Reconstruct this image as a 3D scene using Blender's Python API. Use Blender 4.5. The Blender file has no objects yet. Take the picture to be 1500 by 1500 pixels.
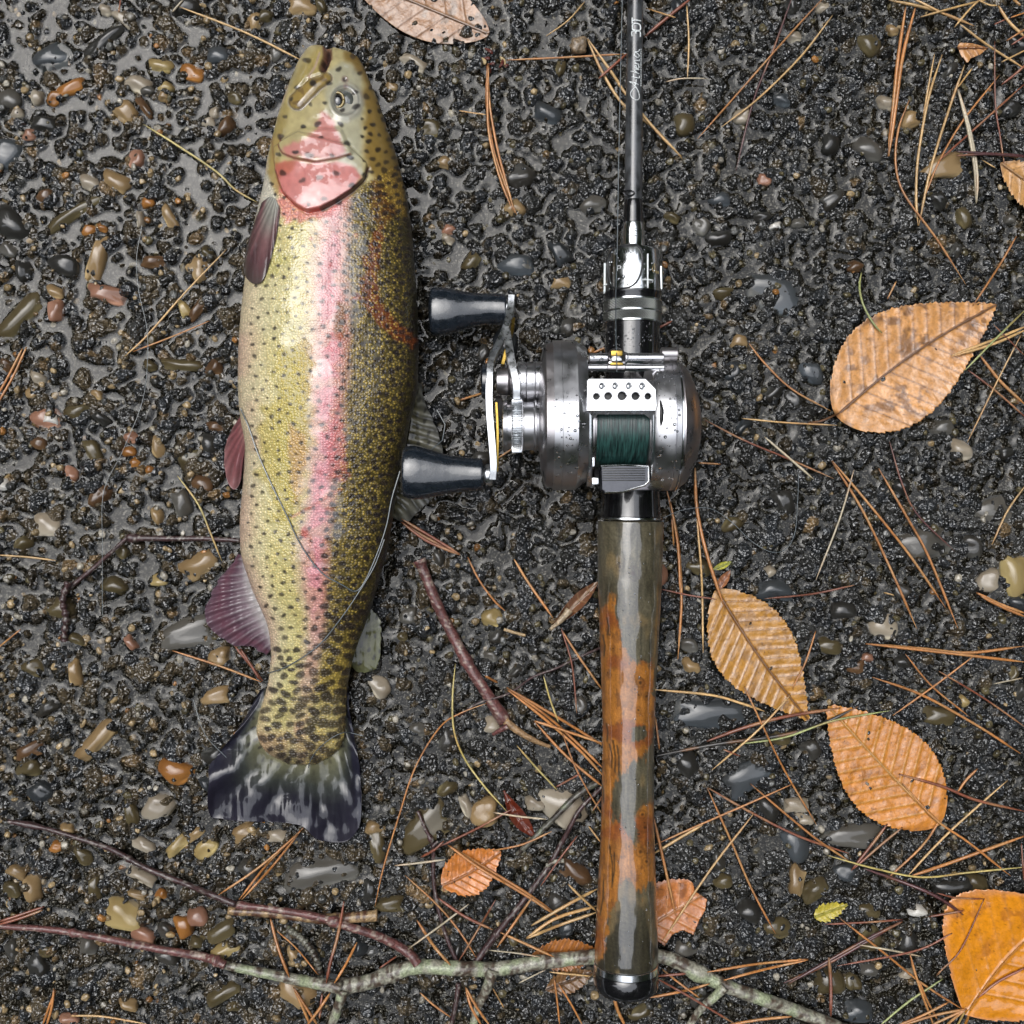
import bpy, bmesh, math, random
import numpy as np
from mathutils import Vector, Matrix

# ------------------------------------------------------------------ units
S = 0.0003          # metres per working unit (one unit is a pixel-sized 0.3 mm step on the ground)
H = 1600.0          # camera height in working units (0.48 m)
R = math.radians
sc = bpy.context.scene
col = sc.collection
random.seed(7)
rng = np.random.default_rng(11)

# ------------------------------------------------------------------ camera
cam_d = bpy.data.cameras.new('camera')
cam = bpy.data.objects.new('camera', cam_d)
col.objects.link(cam)
cam.location = (0, 0, H * S)
cam.rotation_euler = (0, 0, 0)
cam_d.sensor_fit = 'HORIZONTAL'
cam_d.angle = 2 * math.atan(750.0 / H)
cam_d.clip_start = 0.01
cam_d.clip_end = 300
sc.camera = cam

# ------------------------------------------------------------------ sky, sun, exposure
SUN_EL, SUN_AZ = R(66), R(135)          # azimuth measured counter-clockwise from +X
world = bpy.data.worlds.new("World")
sc.world = world
world.use_nodes = True
wn, wl = world.node_tree.nodes, world.node_tree.links
wn.clear()
w_out = wn.new('ShaderNodeOutputWorld')
w_bg = wn.new('ShaderNodeBackground')
w_sky = wn.new('ShaderNodeTexSky')
w_sky.sky_type = 'NISHITA'
w_sky.sun_disc = False
w_sky.sun_elevation = SUN_EL
w_sky.sun_rotation = R(90) - SUN_AZ
w_sky.air_density = 1.0
w_sky.dust_density = 6.0
w_sky.ozone_density = 1.0
w_hs = wn.new('ShaderNodeHueSaturation')
w_hs.inputs['Saturation'].default_value = 0.28
w_mix = wn.new('ShaderNodeMixRGB')       # thin cloud cover evens the sky out
w_mix.inputs[0].default_value = 0.55
w_mix.inputs[2].default_value = (8.0, 8.45, 9.3, 1)
w_bg.inputs['Strength'].default_value = 0.15
wl.new(w_sky.outputs[0], w_hs.inputs['Color'])
wl.new(w_hs.outputs[0], w_mix.inputs[1])
wl.new(w_mix.outputs[0], w_bg.inputs['Color'])
wl.new(w_bg.outputs[0], w_out.inputs['Surface'])

sun_d = bpy.data.lights.new('sun', 'SUN')
sun_d.energy = 0.5
sun_d.angle = R(50)
sun_d.color = (1.0, 0.97, 0.93)
sun = bpy.data.objects.new('sun', sun_d)
col.objects.link(sun)
sdir = Vector((math.cos(SUN_EL) * math.cos(SUN_AZ), math.cos(SUN_EL) * math.sin(SUN_AZ), math.sin(SUN_EL)))
sun.rotation_euler = (-sdir).to_track_quat('-Z', 'Y').to_euler()
sun.location = sdir * 5

sc.view_settings.view_transform = 'Standard'
sc.view_settings.look = 'None'
sc.view_settings.gamma = 1
sc.view_settings.use_curve_mapping = False
sc.view_settings.exposure = 0.95
sc.render.engine = 'CYCLES'
sc.cycles.use_denoising = True
sc.cycles.max_bounces = 6
sc.cycles.diffuse_bounces = 3
sc.cycles.glossy_bounces = 3
sc.cycles.adaptive_threshold = 0.02
sc.cycles.transparent_max_bounces = 12
sc.cycles.sample_clamp_indirect = 8


# ------------------------------------------------------------------ numeric helpers
def P(px, py, z=0.0):
    k = 1 - z / H
    return np.array([(px - 750) * k, (750 - py) * k, z], float)


_tab = np.random.default_rng(5).random((64, 256, 256)).astype(np.float32)


def VN(x, y, cell, seed=0):
    """smooth value noise 0..1 at arbitrary points"""
    t = _tab[seed % 64]
    x = np.asarray(x, float) / cell + 1000.37 * (seed % 7 + 1)
    y = np.asarray(y, float) / cell + 777.13 * (seed % 5 + 1)
    xi = np.floor(x).astype(int); yi = np.floor(y).astype(int)
    fx = x - xi; fy = y - yi
    fx = fx * fx * (3 - 2 * fx); fy = fy * fy * (3 - 2 * fy)
    x0 = xi & 255; x1 = (xi + 1) & 255; y0 = yi & 255; y1 = (yi + 1) & 255
    return ((t[y0, x0] * (1 - fx) + t[y0, x1] * fx) * (1 - fy) + (t[y1, x0] * (1 - fx) + t[y1, x1] * fx) * fy)


def FBM(x, y, cell, oct=3, seed=0):
    s = 0; a = 1; n = 0
    for k in range(oct):
        s = s + a * VN(x, y, cell / 2 ** k, seed + 3 * k); n += a; a *= 0.5
    return s / n


def sstep(a, b, x):
    t = np.clip((x - a) / (b - a), 0, 1)
    return t * t * (3 - 2 * t)


def inpoly(X, Y, poly):
    res = np.zeros(np.shape(X), bool)
    n = len(poly)
    for i in range(n):
        x0, y0 = poly[i]; x1, y1 = poly[(i + 1) % n]
        if y0 == y1:
            continue
        c = ((Y < y0) != (Y < y1)) & (X < (x1 - x0) * (Y - y0) / (y1 - y0) + x0)
        res ^= c
    return res


def dpoly(X, Y, pts):
    """distance to a polyline"""
    d = np.full(np.shape(X), 1e9)
    for (x0, y0), (x1, y1) in zip(pts[:-1], pts[1:]):
        dx, dy = x1 - x0, y1 - y0
        t = np.clip(((X - x0) * dx + (Y - y0) * dy) / (dx * dx + dy * dy + 1e-9), 0, 1)
        d = np.minimum(d, np.hypot(X - x0 - t * dx, Y - y0 - t * dy))
    return d


def smooth_path(pts, n=24):
    """Catmull-Rom through the points"""
    p = np.array(pts, float)
    if len(p) == 2:
        t = np.linspace(0, 1, n)[:, None]
        return p[0] * (1 - t) + p[1] * t
    q = np.vstack([2 * p[0] - p[1], p, 2 * p[-1] - p[-2]])
    out = []
    m = len(p) - 1
    per = max(2, n // m)
    for i in range(m):
        a, b, c, d = q[i], q[i + 1], q[i + 2], q[i + 3]
        t = np.linspace(0, 1, per, endpoint=(i == m - 1))[:, None]
        out.append(0.5 * ((2 * b) + (-a + c) * t + (2 * a - 5 * b + 4 * c - d) * t ** 2 + (-a + 3 * b - 3 * c + d) * t ** 3))
    return np.vstack(out)


# ------------------------------------------------------------------ mesh helpers
def mesh_np(name, V, F, mat=None, colr=None, smooth=True, sharp=None, extra=None):
    V = np.asarray(V, float) * S
    me = bpy.data.meshes.new(name)
    if isinstance(F, np.ndarray):
        k = F.shape[1]
        me.vertices.add(len(V)); me.vertices.foreach_set('co', V.astype(np.float32).ravel())
        me.loops.add(F.size); me.loops.foreach_set('vertex_index', F.astype(np.int32).ravel())
        me.polygons.add(len(F)); me.polygons.foreach_set('loop_start', (np.arange(len(F)) * k).astype(np.int32))
        me.update(calc_edges=True)
    else:
        me.from_pydata(V.tolist(), [], F)
        me.update()
    me.polygons.foreach_set('use_smooth', np.full(len(me.polygons), smooth))
    if sharp is not None:
        me.set_sharp_from_angle(angle=R(sharp))
    if colr is not None:
        a = me.color_attributes.new('Col', 'FLOAT_COLOR', 'POINT')
        c = np.ones((len(V), 4), np.float32); c[:, :3] = np.clip(colr, 0, 1)
        a.data.foreach_set('color', c.ravel())
    for k, v in (extra or {}).items():
        a = me.attributes.new(k, 'FLOAT', 'POINT')
        a.data.foreach_set('value', np.asarray(v, np.float32).ravel())
    if mat is not None:
        me.materials.append(mat)
    return me


def link(name, me, parent=None, loc=None):
    o = bpy.data.objects.new(name, me)
    bpy.context.scene.collection.objects.link(o)
    if loc is not None:
        o.location = [c * S for c in loc]
    if parent is not None:
        o.parent = parent
    return o


def obj(name, VF, mat, parent=None, colr=None, smooth=True, sharp=38, extra=None, origin=None):
    V, F = VF
    V = np.asarray(V, float)
    if parent is not None:
        V = V - np.array(parent.get('_o', (0, 0, 0)))
        me = mesh_np(name, V, F, mat, colr, smooth, sharp, extra)
        o = link(name, me, parent)
        o['_o'] = tuple(parent.get('_o', (0, 0, 0)))
        return o
    if origin is None:
        mn, mx = V.min(0), V.max(0)
        origin = ((mn[0] + mx[0]) / 2, (mn[1] + mx[1]) / 2, mn[2])
    origin = np.array(origin, float)
    me = mesh_np(name, V - origin, F, mat, colr, smooth, sharp, extra)
    o = link(name, me, None, origin)
    o['_o'] = tuple(float(c) for c in origin)
    return o


def empty(name, at):
    o = link(name, None, None, at)
    o['_o'] = tuple(float(c) for c in at)
    o.empty_display_size = 0.01
    return o


def tag(o, label=None, cat=None, group=None, kind=None):
    if label: o['label'] = label
    if cat: o['category'] = cat
    if group: o['group'] = group
    if kind: o['kind'] = kind
    return o


def join(*vfs):
    Vs, Fs, n = [], [], 0
    for V, F in vfs:
        V = np.asarray(V, float)
        Vs.append(V)
        Fs += [[int(i) + n for i in f] for f in F]
        n += len(V)
    return np.vstack(Vs), Fs


def loft(rings, cap=True):
    """rings: list of (n,3) arrays with the same n, closed loops"""
    n = len(rings[0]); m = len(rings)
    V = np.vstack(rings)
    F = []
    for i in range(m - 1):
        a, b = i * n, (i + 1) * n
        for j in range(n):
            k = (j + 1) % n
            F.append([a + j, a + k, b + k, b + j])
    if cap:
        F.append(list(range(n))[::-1])
        F.append([(m - 1) * n + j for j in range(n)])
    return V, F


def lathe(p0, d, prof, seg=48, cap=True, a0=0.0):
    """prof: list of (t, r) along direction d from p0"""
    d = np.array(d, float); d /= np.linalg.norm(d)
    u = np.cross(d, [0, 0, 1.0]); u /= np.linalg.norm(u)
    w = np.cross(u, d)
    a = np.linspace(0, 2 * np.pi, seg, endpoint=False) + a0
    c = np.cos(a)[:, None] * u + np.sin(a)[:, None] * w
    return loft([np.array(p0) + d * t + c * max(r, 0.01) for t, r in prof], cap)


def tube(path, rad, sides=8, cap=True):
    path = np.array(path, float)
    n = len(path)
    rad = np.broadcast_to(np.asarray(rad, float), (n,))
    T = np.gradient(path, axis=0); T /= np.linalg.norm(T, axis=1)[:, None] + 1e-9
    up = np.array([0, 0, 1.0])
    U = np.cross(T, up); L = np.linalg.norm(U, axis=1)[:, None]
    U = np.where(L > 0.05, U / np.maximum(L, 1e-6), np.array([1.0, 0, 0]))
    W = np.cross(U, T)
    a = np.linspace(0, 2 * np.pi, sides, endpoint=False)
    rings = [path[i] + rad[i] * (np.cos(a)[:, None] * U[i] + np.sin(a)[:, None] * W[i]) for i in range(n)]
    return loft(rings, cap)


def boxm(c, s, bev=0.0, rot=None):
    """bevelled box: centre, full sizes"""
    bm = bmesh.new()
    bmesh.ops.create_cube(bm, size=1)
    for v in bm.verts:
        v.co = Vector((v.co.x * s[0], v.co.y * s[1], v.co.z * s[2]))
    if bev > 0:
        bmesh.ops.bevel(bm, geom=list(bm.edges), offset=bev, segments=2, affect='EDGES', profile=0.6)
    if rot is not None:
        bmesh.ops.transform(bm, matrix=rot, verts=bm.verts)
    V = np.array([v.co[:] for v in bm.verts]) + np.array(c)
    F = [[v.index for v in f.verts] for f in bm.faces]
    bm.verts.index_update()
    bm.free()
    return V, F


def prism(outline, z0, z1, bev=1.0):
    """outline in plan (world x,y); solid with a softened top edge"""
    o = np.array(outline, float)
    c = o.mean(0)
    def ins(k):
        d = o - c
        L = np.linalg.norm(d, axis=1)[:, None]
        return c + d * (1 - k / np.maximum(L, 1e-6))
    rings = []
    for z, k in ((z0, 0), (z1 - bev, 0), (z1 - bev * 0.3, bev * 0.3), (z1, bev)):
        q = ins(k)
        rings.append(np.column_stack([q, np.full(len(q), z)]))
    V, F = loft(rings, True)
    return V, F


def grid_faces(nr, nc, closed=False):
    i = np.arange(nr - 1)[:, None]
    j = np.arange(nc if closed else nc - 1)[None, :]
    a = i * nc + j; b = i * nc + (j + 1) % nc
    return np.stack([a, b, b + nc, a + nc], -1).reshape(-1, 4)


# ------------------------------------------------------------------ materials
def new_mat(name):
    m = bpy.data.materials.new(name)
    m.use_nodes = True
    nt = m.node_tree
    b = nt.nodes['Principled BSDF']
    return m, nt, b


def N(nt, t, **kw):
    n = nt.nodes.new(t)
    for k, v in kw.items():
        setattr(n, k, v)
    return n


def objcoord(nt, scale):
    tc = N(nt, 'ShaderNodeTexCoord')
    mp = N(nt, 'ShaderNodeMapping')
    mp.inputs['Scale'].default_value = (scale,) * 3 if not hasattr(scale, '__len__') else scale
    nt.links.new(tc.outputs['Object'], mp.inputs['Vector'])
    return mp.outputs['Vector']


def add_bump(nt, b, layers, dist, strength=1.0, target=('Normal',)):
    """layers: list of (cell units, weight, kind)"""
    acc = None
    for cell, w, kind in layers:
        v = objcoord(nt, tuple(1 / (q * S) for q in cell) if hasattr(cell, '__len__') else 1 / (cell * S))
        if kind.startswith('noise'):
            t = N(nt, 'ShaderNodeTexNoise'); t.inputs['Scale'].default_value = 1; t.inputs['Detail'].default_value = 3 if kind == 'noise' else 0.6
            out = t.outputs['Fac']
        else:
            t = N(nt, 'ShaderNodeTexVoronoi'); t.inputs['Scale'].default_value = 1
            out = t.outputs['Distance']
        nt.links.new(v, t.inputs['Vector'])
        m = N(nt, 'ShaderNodeMath', operation='MULTIPLY'); m.inputs[1].default_value = w
        nt.links.new(out, m.inputs[0])
        if acc is None:
            acc = m.outputs[0]
        else:
            s = N(nt, 'ShaderNodeMath', operation='ADD')
            nt.links.new(acc, s.inputs[0]); nt.links.new(m.outputs[0], s.inputs[1]); acc = s.outputs[0]
    bp = N(nt, 'ShaderNodeBump'); bp.inputs['Strength'].default_value = strength
    bp.inputs['Distance'].default_value = dist * S
    nt.links.new(acc, bp.inputs['Height'])
    for t in target:
        nt.links.new(bp.outputs[0], b.inputs[t])
    return bp


def mixcol(nt, a, bcol, fac, mode='MIX'):
    m = N(nt, 'ShaderNodeMixRGB', blend_type=mode)
    for k, v in ((1, a), (2, bcol)):
        if hasattr(v, 'is_output') or hasattr(v, 'links'):
            nt.links.new(v, m.inputs[k])
        else:
            m.inputs[k].default_value = (*v, 1) if len(v) == 3 else v
    if hasattr(fac, 'links'):
        nt.links.new(fac, m.inputs[0])
    else:
        m.inputs[0].default_value = fac
    return m.outputs[0]


def noise_out(nt, cell, detail=3, lo=0.35, hi=0.65, scl=None):
    v = objcoord(nt, 1 / (cell * S) if scl is None else tuple(q / (cell * S) for q in scl))
    t = N(nt, 'ShaderNodeTexNoise'); t.inputs['Scale'].default_value = 1; t.inputs['Detail'].default_value = detail
    nt.links.new(v, t.inputs['Vector'])
    r = N(nt, 'ShaderNodeMapRange'); r.inputs[1].default_value = lo; r.inputs[2].default_value = hi
    nt.links.new(t.outputs['Fac'], r.inputs[0])
    return r.outputs[0]


def coat(b, w, r=0.05, ior=1.5):
    b.inputs['Coat Weight'].default_value = w
    b.inputs['Coat Roughness'].default_value = r
    b.inputs['Coat IOR'].default_value = ior


def vcol_mat(name, rough=0.45, cw=0.6, cr=0.08, var=0.25, cell=6, bump=None, dist=1.0, spec=0.5, sss=0.0, cior=1.5, cbump=False):
    m, nt, b = new_mat(name)
    a = N(nt, 'ShaderNodeAttribute', attribute_name='Col')
    f = noise_out(nt, cell)
    dark = mixcol(nt, a.outputs['Color'], (1 - var,) * 3, 1.0, 'MULTIPLY')
    c = mixcol(nt, dark, a.outputs['Color'], f)
    nt.links.new(c, b.inputs['Base Color'])
    b.inputs['Roughness'].default_value = rough
    b.inputs['Specular IOR Level'].default_value = spec
    coat(b, cw, cr, cior)
    if sss:
        b.inputs['Subsurface Weight'].default_value = sss
        b.inputs['Subsurface Radius'].default_value = (0.003, 0.0015, 0.001)
        b.inputs['Subsurface Scale'].default_value = 0.5
    if bump:
        add_bump(nt, b, bump, dist, target=('Normal', 'Coat Normal') if cbump else ('Normal',))
    return m


def plain(name, base, rough=0.3, metal=0.0, cw=0.0, cr=0.05, bump=None, dist=0.5, var=0.15, cell=10, scl=None, aniso=0.0):
    m, nt, b = new_mat(name)
    f = noise_out(nt, cell, scl=scl)
    c = mixcol(nt, tuple(q * (1 - var) for q in base), tuple(min(1, q * (1 + var)) for q in base), f)
    nt.links.new(c, b.inputs['Base Color'])
    b.inputs['Roughness'].default_value = rough
    rr = N(nt, 'ShaderNodeMapRange'); rr.inputs[3].default_value = rough * 0.75; rr.inputs[4].default_value = rough * 1.3
    nt.links.new(f, rr.inputs[0]); nt.links.new(rr.outputs[0], b.inputs['Roughness'])
    b.inputs['Metallic'].default_value = metal
    b.inputs['Anisotropic'].default_value = aniso
    coat(b, cw, cr)
    if bump:
        add_bump(nt, b, bump, dist)
    return m


M = {}
M['asphalt'] = vcol_mat('wet_asphalt', spec=0.15, rough=0.5, cw=1.0, cr=0.035, var=0.45, cell=4, cior=1.75,
                        bump=[(6.5, 1.0, 'noise1'), (3.4, 0.35, 'noise1')], dist=9.0, cbump=True)
M['gravel'] = vcol_mat('wet_gravel', spec=0.25, rough=0.4, cw=0.9, cr=0.07, var=0.35, cell=4, bump=[(5, 1, 'noise1')], dist=3.0, cbump=True)
M['far_asphalt'] = plain('far_asphalt', (0.03, 0.03, 0.03), 0.4, cw=0.5, bump=[(30, 1, 'voronoi')], dist=14)

# stones: colour of each stone comes from its object colour
m, nt, b = new_mat('wet_stone')
oi = N(nt, 'ShaderNodeObjectInfo')
f1 = noise_out(nt, 7, 4, 0.38, 0.62)
dk = mixcol(nt, oi.outputs['Color'], (0.42, 0.36, 0.30), 1.0, 'MULTIPLY')
c1 = mixcol(nt, dk, oi.outputs['Color'], f1)
f2 = noise_out(nt, 2.2, 2, 0.56, 0.66)
lt = mixcol(nt, oi.outputs['Color'], (1.45, 1.42, 1.35), 1.0, 'MULTIPLY')
c2 = mixcol(nt, c1, lt, f2)
nt.links.new(c2, b.inputs['Base Color'])
b.inputs['Roughness'].default_value = 0.5
b.inputs['Specular IOR Level'].default_value = 0.2
coat(b, 0.9, 0.06, 1.5)
add_bump(nt, b, [(9, 1.0, 'noise1'), (4.0, 0.8, 'noise1')], 5.5, target=('Normal', 'Coat Normal'))
M['stone'] = m

# clear rain water
m, nt, b = new_mat('rain_water')
nt.nodes.remove(b)
out = [n for n in nt.nodes if n.type == 'OUTPUT_MATERIAL'][0]
tr = N(nt, 'ShaderNodeBsdfTransparent'); tr.inputs[0].default_value = (0.80, 0.78, 0.72, 1)
gl = N(nt, 'ShaderNodeBsdfGlossy'); gl.inputs['Roughness'].default_value = 0.015
fr = N(nt, 'ShaderNodeFresnel'); fr.inputs['IOR'].default_value = 1.42
mx = N(nt, 'ShaderNodeMixShader')
bp = N(nt, 'ShaderNodeBump'); bp.inputs['Distance'].default_value = 1.0 * S; bp.inputs['Strength'].default_value = 0.15
tn = N(nt, 'ShaderNodeTexNoise'); tn.inputs['Scale'].default_value = 1; tn.inputs['Detail'].default_value = 1
nt.links.new(objcoord(nt, 1 / (9 * S)), tn.inputs['Vector'])
nt.links.new(tn.outputs['Fac'], bp.inputs['Height'])
nt.links.new(bp.outputs[0], gl.inputs['Normal'])
nt.links.new(bp.outputs[0], fr.inputs['Normal'])
nt.links.new(fr.outputs[0], mx.inputs[0]); nt.links.new(tr.outputs[0], mx.inputs[1]); nt.links.new(gl.outputs[0], mx.inputs[2])
nt.links.new(mx.outputs[0], out.inputs['Surface'])
M['water'] = m

m, nt, b = new_mat('water_drop')
nt.nodes.remove(b)
out = [n for n in nt.nodes if n.type == 'OUTPUT_MATERIAL'][0]
tr = N(nt, 'ShaderNodeBsdfTransparent'); tr.inputs[0].default_value = (0.93, 0.94, 0.95, 1)
gl = N(nt, 'ShaderNodeBsdfGlossy'); gl.inputs['Roughness'].default_value = 0.02
fr = N(nt, 'ShaderNodeFresnel'); fr.inputs['IOR'].default_value = 1.6
mx = N(nt, 'ShaderNodeMixShader')
nt.links.new(fr.outputs[0], mx.inputs[0]); nt.links.new(tr.outputs[0], mx.inputs[1]); nt.links.new(gl.outputs[0], mx.inputs[2])
nt.links.new(mx.outputs[0], out.inputs['Surface'])
M['drop'] = m

M['leaf'] = vcol_mat('wet_leaf', rough=0.42, cw=0.75, cr=0.10, var=0.22, cell=5, bump=[(15, 1, 'noise1'), (3.5, 0.22, 'noise')], dist=2.6, cbump=True)
M['leaf_gloss'] = vcol_mat('soaked_leaf', rough=0.35, cw=1.0, cr=0.04, var=0.15, cell=8, bump=[(22, 1, 'noise')], dist=2.5)
M['needle'] = vcol_mat('pine_needle', rough=0.4, cw=0.6, cr=0.12, var=0.30, cell=3.5)
M['bark'] = vcol_mat('twig_bark', rough=0.5, cw=0.5, cr=0.15, var=0.5, cell=3, bump=[(3, 1, 'noise')], dist=1.6)
M['fin'] = vcol_mat('trout_fin', rough=0.4, spec=0.2, cw=0.6, cr=0.05, var=0.15, cell=5, bump=[((9, 40, 30), 1, 'noise1')], dist=2.0, cbump=True, cior=1.6)
M['wood'] = vcol_mat('burl_wood', rough=0.35, cw=1.0, cr=0.07, var=0.28, cell=3, spec=0.3, cior=1.75, bump=[((14, 40, 14), 1, 'noise1')], dist=1.3, cbump=True)
M['knob'] = plain('black_rubbery_plastic', (0.010, 0.014, 0.020), 0.25, cw=1.0, cr=0.04, bump=[(26, 1, 'noise')], dist=1.6)
M['black'] = plain('black_lacquer', (0.006, 0.006, 0.007), 0.2, cw=1.0, cr=0.03, bump=[(20, 1, 'noise')], dist=0.5)
M['blank'] = plain('graphite_blank', (0.045, 0.048, 0.052), 0.35, cw=1.0, cr=0.14, var=0.6, cell=16, bump=[(1.6, 1, 'noise')], dist=0.25)
M['steel'] = plain('brushed_steel', (0.56, 0.56, 0.58), 0.33, 1.0, var=0.03, cell=30)
M['gunmetal'] = plain('gunmetal', (0.06, 0.062, 0.07), 0.32, 1.0, cw=.4)
M['steel_dark'] = plain('tinted_steel', (0.42, 0.40, 0.41), 0.32, 1.0, var=0.04, cell=30)
M['satin'] = plain('satin_aluminium', (0.66, 0.68, 0.70), 0.30, 1.0, var=0.06, cell=8)
M['chrome'] = plain('polished_chrome', (0.66, 0.68, 0.69), 0.17, 1.0, var=0.05, cell=12)
M['gold'] = plain('gold_anodised', (0.36, 0.24, 0.055), 0.3, 1.0, var=0.10, cell=6)
M['recess'] = plain('dark_recess', (0.012, 0.013, 0.013), 0.4, 0.0)
M['white_print'] = plain('white_print', (0.72, 0.76, 0.76), 0.4, cw=0.5)
M['line'] = plain('fishing_line', (0.09, 0.11, 0.12), 0.35, cw=0.8)
M['eye'] = plain('eye_clear', (0.075, 0.08, 0.072), 0.12, cw=1.0, cr=0.03)
M['pupil'] = plain('eye_pupil', (0.004, 0.004, 0.006), 0.1, cw=1.0, cr=0.02)
M['iris'] = plain('eye_iris', (0.22, 0.16, 0.05), 0.35, 0.4, cw=1.0)

# braided line on the spool
m, nt, b = new_mat('braided_line')
f = noise_out(nt, 2.0, 3, 0.35, 0.68, scl=(1.0, 0.10, 0.10))
c = mixcol(nt, (0.002, 0.009, 0.009), (0.025, 0.085, 0.075), f)
nt.links.new(c, b.inputs['Base Color'])
b.inputs['Roughness'].default_value = 0.42
coat(b, 0.35, 0.2)
M['braid'] = m

# knurled rings
m, nt, b = new_mat('knurled_steel')
b.inputs['Base Color'].default_value = (0.42, 0.44, 0.42, 1); b.inputs['Metallic'].default_value = 1; b.inputs['Roughness'].default_value = 0.3
acc = None
for ang in (45, -45):
    tc = N(nt, 'ShaderNodeTexCoord'); mp = N(nt, 'ShaderNodeMapping')
    mp.inputs['Rotation'].default_value = (0, 0, R(ang)); mp.inputs['Scale'].default_value = (1 / (10 * S),) * 3
    nt.links.new(tc.outputs['Object'], mp.inputs['Vector'])
    wv = N(nt, 'ShaderNodeTexWave'); wv.inputs['Scale'].default_value = 1.2
    nt.links.new(mp.outputs[0], wv.inputs['Vector'])
    if acc is None: acc = wv.outputs['Fac']
    else:
        ad = N(nt, 'ShaderNodeMath', operation='ADD'); nt.links.new(acc, ad.inputs[0]); nt.links.new(wv.outputs['Fac'], ad.inputs[1]); acc = ad.outputs[0]
bp = N(nt, 'ShaderNodeBump'); bp.inputs['Distance'].default_value = 0.9 * S
nt.links.new(acc, bp.inputs['Height']); nt.links.new(bp.outputs[0], b.inputs['Normal'])
M['knurl'] = m

# trout skin
m, nt, b = new_mat('trout_skin')
a = N(nt, 'ShaderNodeAttribute', attribute_name='Col')
film = N(nt, 'ShaderNodeAttribute', attribute_name='film')
gold = N(nt, 'ShaderNodeAttribute', attribute_name='gold')
scal = N(nt, 'ShaderNodeAttribute', attribute_name='scal')
vo = N(nt, 'ShaderNodeTexVoronoi'); vo.inputs['Scale'].default_value = 1; vo.inputs['Randomness'].default_value = 0.75
nt.links.new(objcoord(nt, (1 / (3.9 * S), 1 / (3.5 * S), 1 / (4.5 * S))), vo.inputs['Vector'])
inv = N(nt, 'ShaderNodeMapRange'); inv.inputs[1].default_value = 0.15; inv.inputs[2].default_value = 0.62; inv.inputs[3].default_value = 1; inv.inputs[4].default_value = 0
nt.links.new(vo.outputs['Distance'], inv.inputs[0])
gm = N(nt, 'ShaderNodeMath', operation='MULTIPLY'); nt.links.new(inv.outputs[0], gm.inputs[0]); nt.links.new(gold.outputs['Fac'], gm.inputs[1])
rv = N(nt, 'ShaderNodeSeparateColor'); nt.links.new(vo.outputs['Color'], rv.inputs[0])
gm2 = N(nt, 'ShaderNodeMath', operation='MULTIPLY'); nt.links.new(gm.outputs[0], gm2.inputs[0]); nt.links.new(rv.outputs[0], gm2.inputs[1])
c1 = mixcol(nt, a.outputs['Color'], (0.50, 0.36, 0.07), gm2.outputs[0])
dk = mixcol(nt, c1, (0.80, 0.80, 0.80), 1.0, 'MULTIPLY')
sm = N(nt, 'ShaderNodeMath', operation='MULTIPLY'); nt.links.new(inv.outputs[0], sm.inputs[0]); nt.links.new(scal.outputs['Fac'], sm.inputs[1])
lt = mixcol(nt, c1, (1.25, 1.22, 1.2), 1.0, 'MULTIPLY')
c2 = mixcol(nt, dk, lt, sm.outputs[0])
nt.links.new(c2, b.inputs['Base Color'])
b.inputs['Roughness'].default_value = 0.38
b.inputs['Subsurface Weight'].default_value = 0.06
b.inputs['Subsurface Radius'].default_value = (0.003, 0.0015, 0.001)
cwr = N(nt, 'ShaderNodeMapRange'); cwr.inputs[3].default_value = 0.35; cwr.inputs[4].default_value = 1.0
nt.links.new(film.outputs['Fac'], cwr.inputs[0]); nt.links.new(cwr.outputs[0], b.inputs['Coat Weight'])
crr = N(nt, 'ShaderNodeMapRange'); crr.inputs[3].default_value = 0.16; crr.inputs[4].default_value = 0.05
nt.links.new(film.outputs['Fac'], crr.inputs[0]); nt.links.new(crr.outputs[0], b.inputs['Coat Roughness'])
b.inputs['Coat IOR'].default_value = 1.6
hgt = N(nt, 'ShaderNodeMath', operation='MULTIPLY'); nt.links.new(sm.outputs[0], hgt.inputs[0]); hgt.inputs[1].default_value = 1.0
bp = N(nt, 'ShaderNodeBump'); bp.inputs['Distance'].default_value = 1.0 * S; bp.inputs['Strength'].default_value = 0.7
nt.links.new(hgt.outputs[0], bp.inputs['Height']); nt.links.new(bp.outputs[0], b.inputs['Normal'])
tn = N(nt, 'ShaderNodeTexNoise'); tn.inputs['Scale'].default_value = 1; tn.inputs['Detail'].default_value = 2
nt.links.new(objcoord(nt, 1 / (16 * S)), tn.inputs['Vector'])
mulf = N(nt, 'ShaderNodeMath', operation='MULTIPLY_ADD')   # scales show through the coat where the film is thin
hh = N(nt, 'ShaderNodeMath', operation='SUBTRACT'); hh.inputs[0].default_value = 1.0; nt.links.new(film.outputs['Fac'], hh.inputs[1])
nt.links.new(hh.outputs[0], mulf.inputs[0]); nt.links.new(hgt.outputs[0], mulf.inputs[1]); nt.links.new(tn.outputs['Fac'], mulf.inputs[2])
bp2 = N(nt, 'ShaderNodeBump'); bp2.inputs['Distance'].default_value = 1.0 * S; bp2.inputs['Strength'].default_value = 0.6
nt.links.new(mulf.outputs[0], bp2.inputs['Height']); nt.links.new(bp2.outputs[0], b.inputs['Coat Normal'])
M['skin'] = m

# trees round the road
M['foliage'] = plain('tree_foliage', (0.045, 0.07, 0.025), 0.6, var=0.5, cell=2000)
M['trunk'] = plain('tree_trunk', (0.09, 0.065, 0.045), 0.8, var=0.4, cell=300)
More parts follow.
